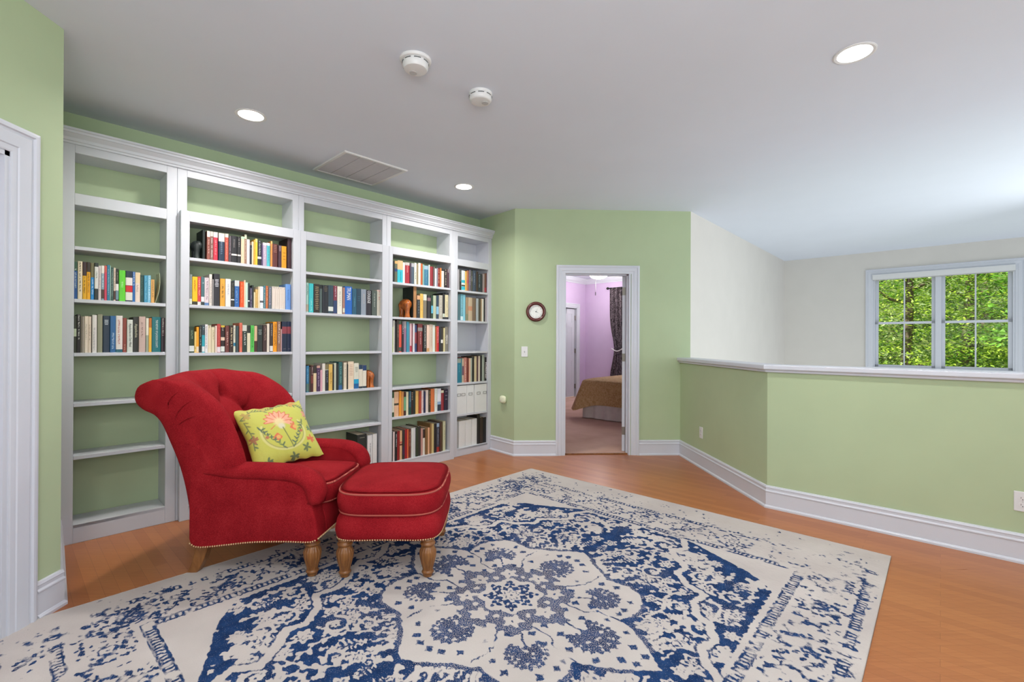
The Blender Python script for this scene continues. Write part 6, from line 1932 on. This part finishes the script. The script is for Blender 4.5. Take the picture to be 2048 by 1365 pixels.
def curtain_mat():
    mm = Mat('dark_damask_curtain')
    v = mm.coords(scale=(1, 1, .6))
    n = mm.noise(v, 13, 4, .62, 2.2)
    mm.base(mm.ramp(n, [(.47, hexc('231a20')), (.52, hexc('8a7c84')), (.57, hexc('2c2228'))])); mm.rough(.55); return mm.m
M['curtain'] = curtain_mat()
cb0 = -5.425
q = ab(AC - .09, cb0, 0)
t = empty('curtain', (q.x, q.y, .02), math.radians(-45), 'dark patterned curtain panel tied back beside the bed', 'curtain')
m = MB()
def cur(u, v):
    z = 2.44 * v
    tie = math.exp(-((z - 1.08) / .42) ** 2)
    wid = .62 * (1 - .42 * tie) ; x0 = .11 * tie + .0 * (1 - v)
    x = x0 + wid * u
    return (x, .035 * math.sin(u * 38) * (.7 + .3 * v) * (1 - .5 * tie), z)
m.grid(cur, 150, 60); m.build('drape', M['curtain'], t, smooth=True, fix=False)
m = MB()
pts = [(.08 + .42 * k / 12, -.05 - .012 * math.sin(PI * k / 12), 1.10 - .075 * math.sin(PI * min(1, k / 9)) + .05 * (k / 12)) for k in range(13)]
m.tube(pts, .011, 8); m.build('tieback', M['plastic'], t, smooth=True)
q = ab(AC - .09, cb0, 2.455)
t = empty('curtain_rod', (q.x, q.y, q.z), math.radians(-45), 'black curtain rod with ball finial above the dark curtain', 'curtain rod')
m = MB(); m.tube([(-.03, 0, 0), (1.2, 0, 0)], .012, 12); m.build('rod', M['near_black'], t, smooth=True)
m = MB(); m.lathe([(.001, -.085), (.018, -.078), (.030, -.055), (.030, -.045), (.018, -.030), (.012, -.02)], 20, axis='x'); m.build('finial', M['near_black'], t, smooth=True)
m = MB(); m.box(.02, .04, 0, .085, -.015, .015); m.build('bracket', M['near_black'], t)

t = empty('bedroom_ceiling_light', (2.20, 9.60, ZC), 0, 'lit white dome ceiling light with pull chain seen at the top of the doorway', 'ceiling light')
m = MB(); m.lathe([(.09, 0), (.09, -.02), (.19, -.03), (.20, -.045)], 40); m.build('canopy', M['plastic'], t, smooth=True)
m = MB(); m.lathe([(.200, -.045), (.196, -.07), (.17, -.105), (.12, -.135), (.06, -.15), (.001, -.153)], 40); m.build('glass_dome', M['dome_glass'], t, smooth=True)
m = MB(); m.tube([(-.07, -.03, -.12), (-.07, -.03, -.42)], .0025, 6); m.build('pull_chain', M['metal'], t)
m = MB(); m.lathe([(.003, -.50), (.008, -.49), (.008, -.44), (.003, -.42)], 10, (-.07, -.03, 0)); m.build('chain_knob', M['near_black'], t)

# ------------------------------------------------------------------ trees outside the window
def tree(name, base, h, trunk_r, crown, nleaf, leaf, mat, label, seed, group, lean_=(0, 0), branches=5):
    r = random.Random(seed)
    t = empty(name, base, r.random() * 6, label, 'tree', group)
    m = MB()
    pts = [(lean_[0] * (k / 6) ** 1.3 * h + .05 * math.sin(k * 1.7 + seed), lean_[1] * (k / 6) * h + .05 * math.cos(k * 1.3 + seed), h * k / 6) for k in range(7)]
    m.tube(pts, [trunk_r * (1 - .11 * k) for k in range(7)], 10)
    m.build('trunk', M['bark'], t, smooth=True)
    m = MB()
    for k in range(branches):
        a = r.random() * 6.28; z0 = h * r.uniform(.35, .85); L = r.uniform(1.2, 2.4)
        bp = [(math.cos(a) * L * s / 4 + pts[min(6, int(z0 / h * 6))][0], math.sin(a) * L * s / 4 + pts[min(6, int(z0 / h * 6))][1], z0 + .22 * s * L * r.uniform(.4, .9)) for s in range(5)]
        m.tube(bp, [trunk_r * .32 * (1 - .2 * s) for s in range(5)], 6)
    m.build('branches', M['bark'], t, smooth=True)
    N = int(nleaf * 2.3); leaf = leaf * .58
    rg = np.random.default_rng(seed)
    # leaf sprays clustered on flattened layers
    nc = max(30, N // 26)
    cen = np.stack([rg.normal(0, crown[0], nc), rg.normal(0, crown[0], nc), rg.uniform(crown[1], crown[2], nc)], 1)
    cen[:, :2] = np.clip(cen[:, :2], -1.75 * crown[0], 1.75 * crown[0]); ci = rg.integers(0, nc, N)
    pos = cen[ci] + np.stack([rg.normal(0, .24, N), rg.normal(0, .24, N), rg.normal(0, .07, N)], 1)
    ang = rg.uniform(0, 2 * np.pi, N); L = leaf * rg.uniform(.6, 1.3, N); W = L * .48
    tilt = rg.normal(0, .38, N); roll = rg.normal(0, .4, N)
    d = np.stack([np.cos(ang) * np.cos(tilt), np.sin(ang) * np.cos(tilt), np.sin(tilt)], 1)
    sd = np.stack([-np.sin(ang) * np.cos(roll), np.cos(ang) * np.cos(roll), np.sin(roll)], 1)
    v = np.stack([pos, pos + d * (L * .45)[:, None] + sd * (W * .5)[:, None], pos + d * L[:, None], pos + d * (L * .45)[:, None] - sd * (W * .5)[:, None]], 1).reshape(-1, 3)
    f = np.arange(4 * N).reshape(-1, 4)
    me = bpy.data.meshes.new('foliage'); me.vertices.add(4 * N); me.vertices.foreach_set('co', v.ravel())
    me.loops.add(4 * N); me.loops.foreach_set('vertex_index', f.ravel().astype(np.int32)); me.polygons.add(N)
    me.polygons.foreach_set('loop_start', np.arange(0, 4 * N, 4, dtype=np.int32)); me.polygons.foreach_set('loop_total', np.full(N, 4, dtype=np.int32)); me.update(calc_edges=True)
    tone = np.clip(rg.normal(.5, .22, nc)[ci] + rg.normal(0, .16, N), 0, 1)
    at = me.color_attributes.new('Col', 'FLOAT_COLOR', 'POINT'); c = np.ones((4 * N, 4)); c[:, :3] = np.repeat(tone, 4)[:, None]; at.data.foreach_set('color', c.ravel())
    me.materials.append(mat)
    fo = bpy.data.objects.new('foliage', me); COL.objects.link(fo); fo.parent = t
    return t
M['leaf_a'] = leaf_mat('bright_maple_leaves', '3c6a1c', 'cdea58')
M['leaf_b'] = leaf_mat('dark_green_leaves', '2a5218', '8cc848')
M['leaf_c'] = leaf_mat('leaves_painted_sunlit', '5c8c34', 'e8f4c4')  # pale end paints whitish sun highlights into the leaf colour
GZ = -2.9
def at_win(a, b, z): q = ab(a, b, z); return (q.x, q.y, q.z)
tree('broadleaf_tree', at_win(12.9, 2.3, GZ), 7.0, .16, (.85, 3.9, 7.4), 2600, .24, M['leaf_b'], 'near large-leaved tree filling the upper right window panes', 1, 'trees outside the window', (.0, .0), 7)
tree('forest_tree', at_win(15.5, -.7, GZ), 9, .15, (1.7, .8, 8.8), 11000, .15, M['leaf_a'], 'bright green tree seen through the left window panes', 2, 'trees outside the window', (.02, .01))
tree('forest_tree', at_win(15.2, 2.0, GZ), 9, .24, (1.7, .6, 8.0), 10000, .15, M['leaf_a'], 'tree with leaning dark trunk seen through the right window panes', 3, 'trees outside the window', (-.03, .02))
tree('forest_tree', at_win(18.5, .6, GZ), 10, .2, (2.4, .8, 9.5), 14000, .19, M['leaf_c'], 'pale sunlit tree farther back behind the window mullion', 4, 'trees outside the window')
tree('forest_tree', at_win(19.5, -3.4, GZ), 11, .2, (2.6, .5, 10.5), 14000, .2, M['leaf_b'], 'darker tree far back behind the left window panes', 5, 'trees outside the window')
tree('forest_tree', at_win(20, 5.2, GZ), 11, .2, (2.6, .5, 10.5), 14000, .2, M['leaf_b'], 'darker tree far back behind the right window panes', 6, 'trees outside the window')
tree('forest_tree', at_win(25, 1.2, GZ), 12, .25, (4.4, .5, 11.5), 22000, .27, M['leaf_b'], 'dense dark green tree at the back of the woods', 7, 'trees outside the window')
gm = Mat('woodland_ground'); gm.base(gm.ramp(gm.noise(gm.coords(), 3, 4), [(.35, hexc('3d4a22')), (.65, hexc('6d7a3c'))])); gm.rough(.95)
m = MB()
def hill(u, v):
    a_, b_ = 9.9 + 26 * v, -20 + 46 * u
    z = GZ + 12.5 * smooth(.30, 1.0, v) + .35 * math.sin(b_ * .8 + a_ * .5) * v
    q_ = ab(a_, b_, z); return (q_.x, q_.y, q_.z)
m.grid(hill, 60, 40); tag(m.build('ground', gm.m, smooth=True), kind='structure')

# ------------------------------------------------------------------ light, world, camera
w = bpy.data.worlds.new('daylight'); SC.world = w; w.use_nodes = True
bg = w.node_tree.nodes['Background']; bg.inputs['Color'].default_value = (.88, .95, 1.0, 1); bg.inputs['Strength'].default_value = .68

def area(name, loc, target, sx, sy, e, col=(1, 1, 1), spread=180):
    l = bpy.data.lights.new(name, 'AREA'); l.shape = 'RECTANGLE'; l.size = sx; l.size_y = sy; l.energy = e; l.color = col; l.spread = math.radians(spread)
    o = bpy.data.objects.new(name, l); COL.objects.link(o); o.location = loc
    d = Vector(target) - Vector(loc); o.rotation_euler = d.to_track_quat('-Z', 'Y').to_euler()
    return o
area('foyer_window_light', (5.9, 3.0, 1.5), (-1.2, 3.0, .6), 2.4, 1.8, 66, (.94, .98, 1))
area('hall_fill_light', (.3, -1.5, 2.1), (.1, 4.2, .8), 2.8, 1.2, 40, (.93, .97, 1))  # added fill lamp behind the camera; no window stands here
for k, (x_, y_) in enumerate(((-.9, .5), (.9, .3))):       # recessed lamps behind the viewpoint
    l = bpy.data.lights.new('recessed_lamp', 'AREA'); l.shape = 'DISK'; l.size = .14; l.energy = 15; l.color = (1, .97, .94)
    lo = bpy.data.objects.new('recessed_lamp', l); COL.objects.link(lo); lo.location = (x_, y_, ZC - .012)
area('ceiling_fill', (.5, -.9, 1.6), (.6, .9, 2.72), 2.4, 1.0, 36, (.92, .97, 1), 140)  # added upward fill behind the camera, brightens the ceiling
area('foyer_fill', (6.0, 4.6, -2.2), (5.4, 5.0, 2.7), 3.2, 3.2, 60, (.96, .98, 1))
area('bedroom_window_light', (3.3, 7.6, 1.9), (1.3, 8.6, .8), 1.2, 1.2, 16, (.96, .98, 1))
l = bpy.data.lights.new('bedroom_lamp', 'POINT'); l.energy = 34; l.shadow_soft_size = .18; l.color = (1, .95, .9)
lo = bpy.data.objects.new('bedroom_lamp', l); COL.objects.link(lo); lo.location = (2.20, 9.60, 2.45)
s = bpy.data.lights.new('sun', 'SUN'); s.energy = 12.0; s.angle = .02; s.color = (1, .96, .86)
so = bpy.data.objects.new('sun', s); COL.objects.link(so)
sd = (A * .55 + B * .35 + Vector((0, 0, -1.25))).normalized()   # comes from behind the house roof onto the woods
so.rotation_euler = sd.to_track_quat('-Z', 'Y').to_euler()

cam = bpy.data.cameras.new('camera'); co = bpy.data.objects.new('camera', cam); COL.objects.link(co)
cam.sensor_fit = 'HORIZONTAL'; cam.sensor_width = 36; cam.lens = 934.13 / 2048 * 36; cam.clip_start = .05; cam.clip_end = 200
yaw, rol, pit = .042473, .0043505, .0023153
f_ = Vector((math.sin(yaw), math.cos(yaw), 0)); r_ = Vector((math.cos(yaw), -math.sin(yaw), 0)); u_ = Vector((0, 0, 1))
f2 = f_ * math.cos(pit) + u_ * math.sin(pit); u2 = u_ * math.cos(pit) - f_ * math.sin(pit)
r3 = r_ * math.cos(rol) + u2 * math.sin(rol); u3 = u2 * math.cos(rol) - r_ * math.sin(rol)
mw = Matrix((r3, u3, -f2)).transposed().to_4x4(); mw.translation = (0, 0, 1.25)
co.matrix_world = mw
SC.camera = co
SC.view_settings.view_transform = 'Standard'
SC.view_settings.look = 'None'
SC.view_settings.exposure = 0.0
SC.view_settings.gamma = 1.0
SC.cycles.max_bounces = 8; SC.cycles.diffuse_bounces = 5; SC.cycles.glossy_bounces = 3; SC.cycles.transparent_max_bounces = 12
SC.cycles.use_denoising = True
SC.cycles.sample_clamp_indirect = 6.0
bpy.context.view_layer.update()
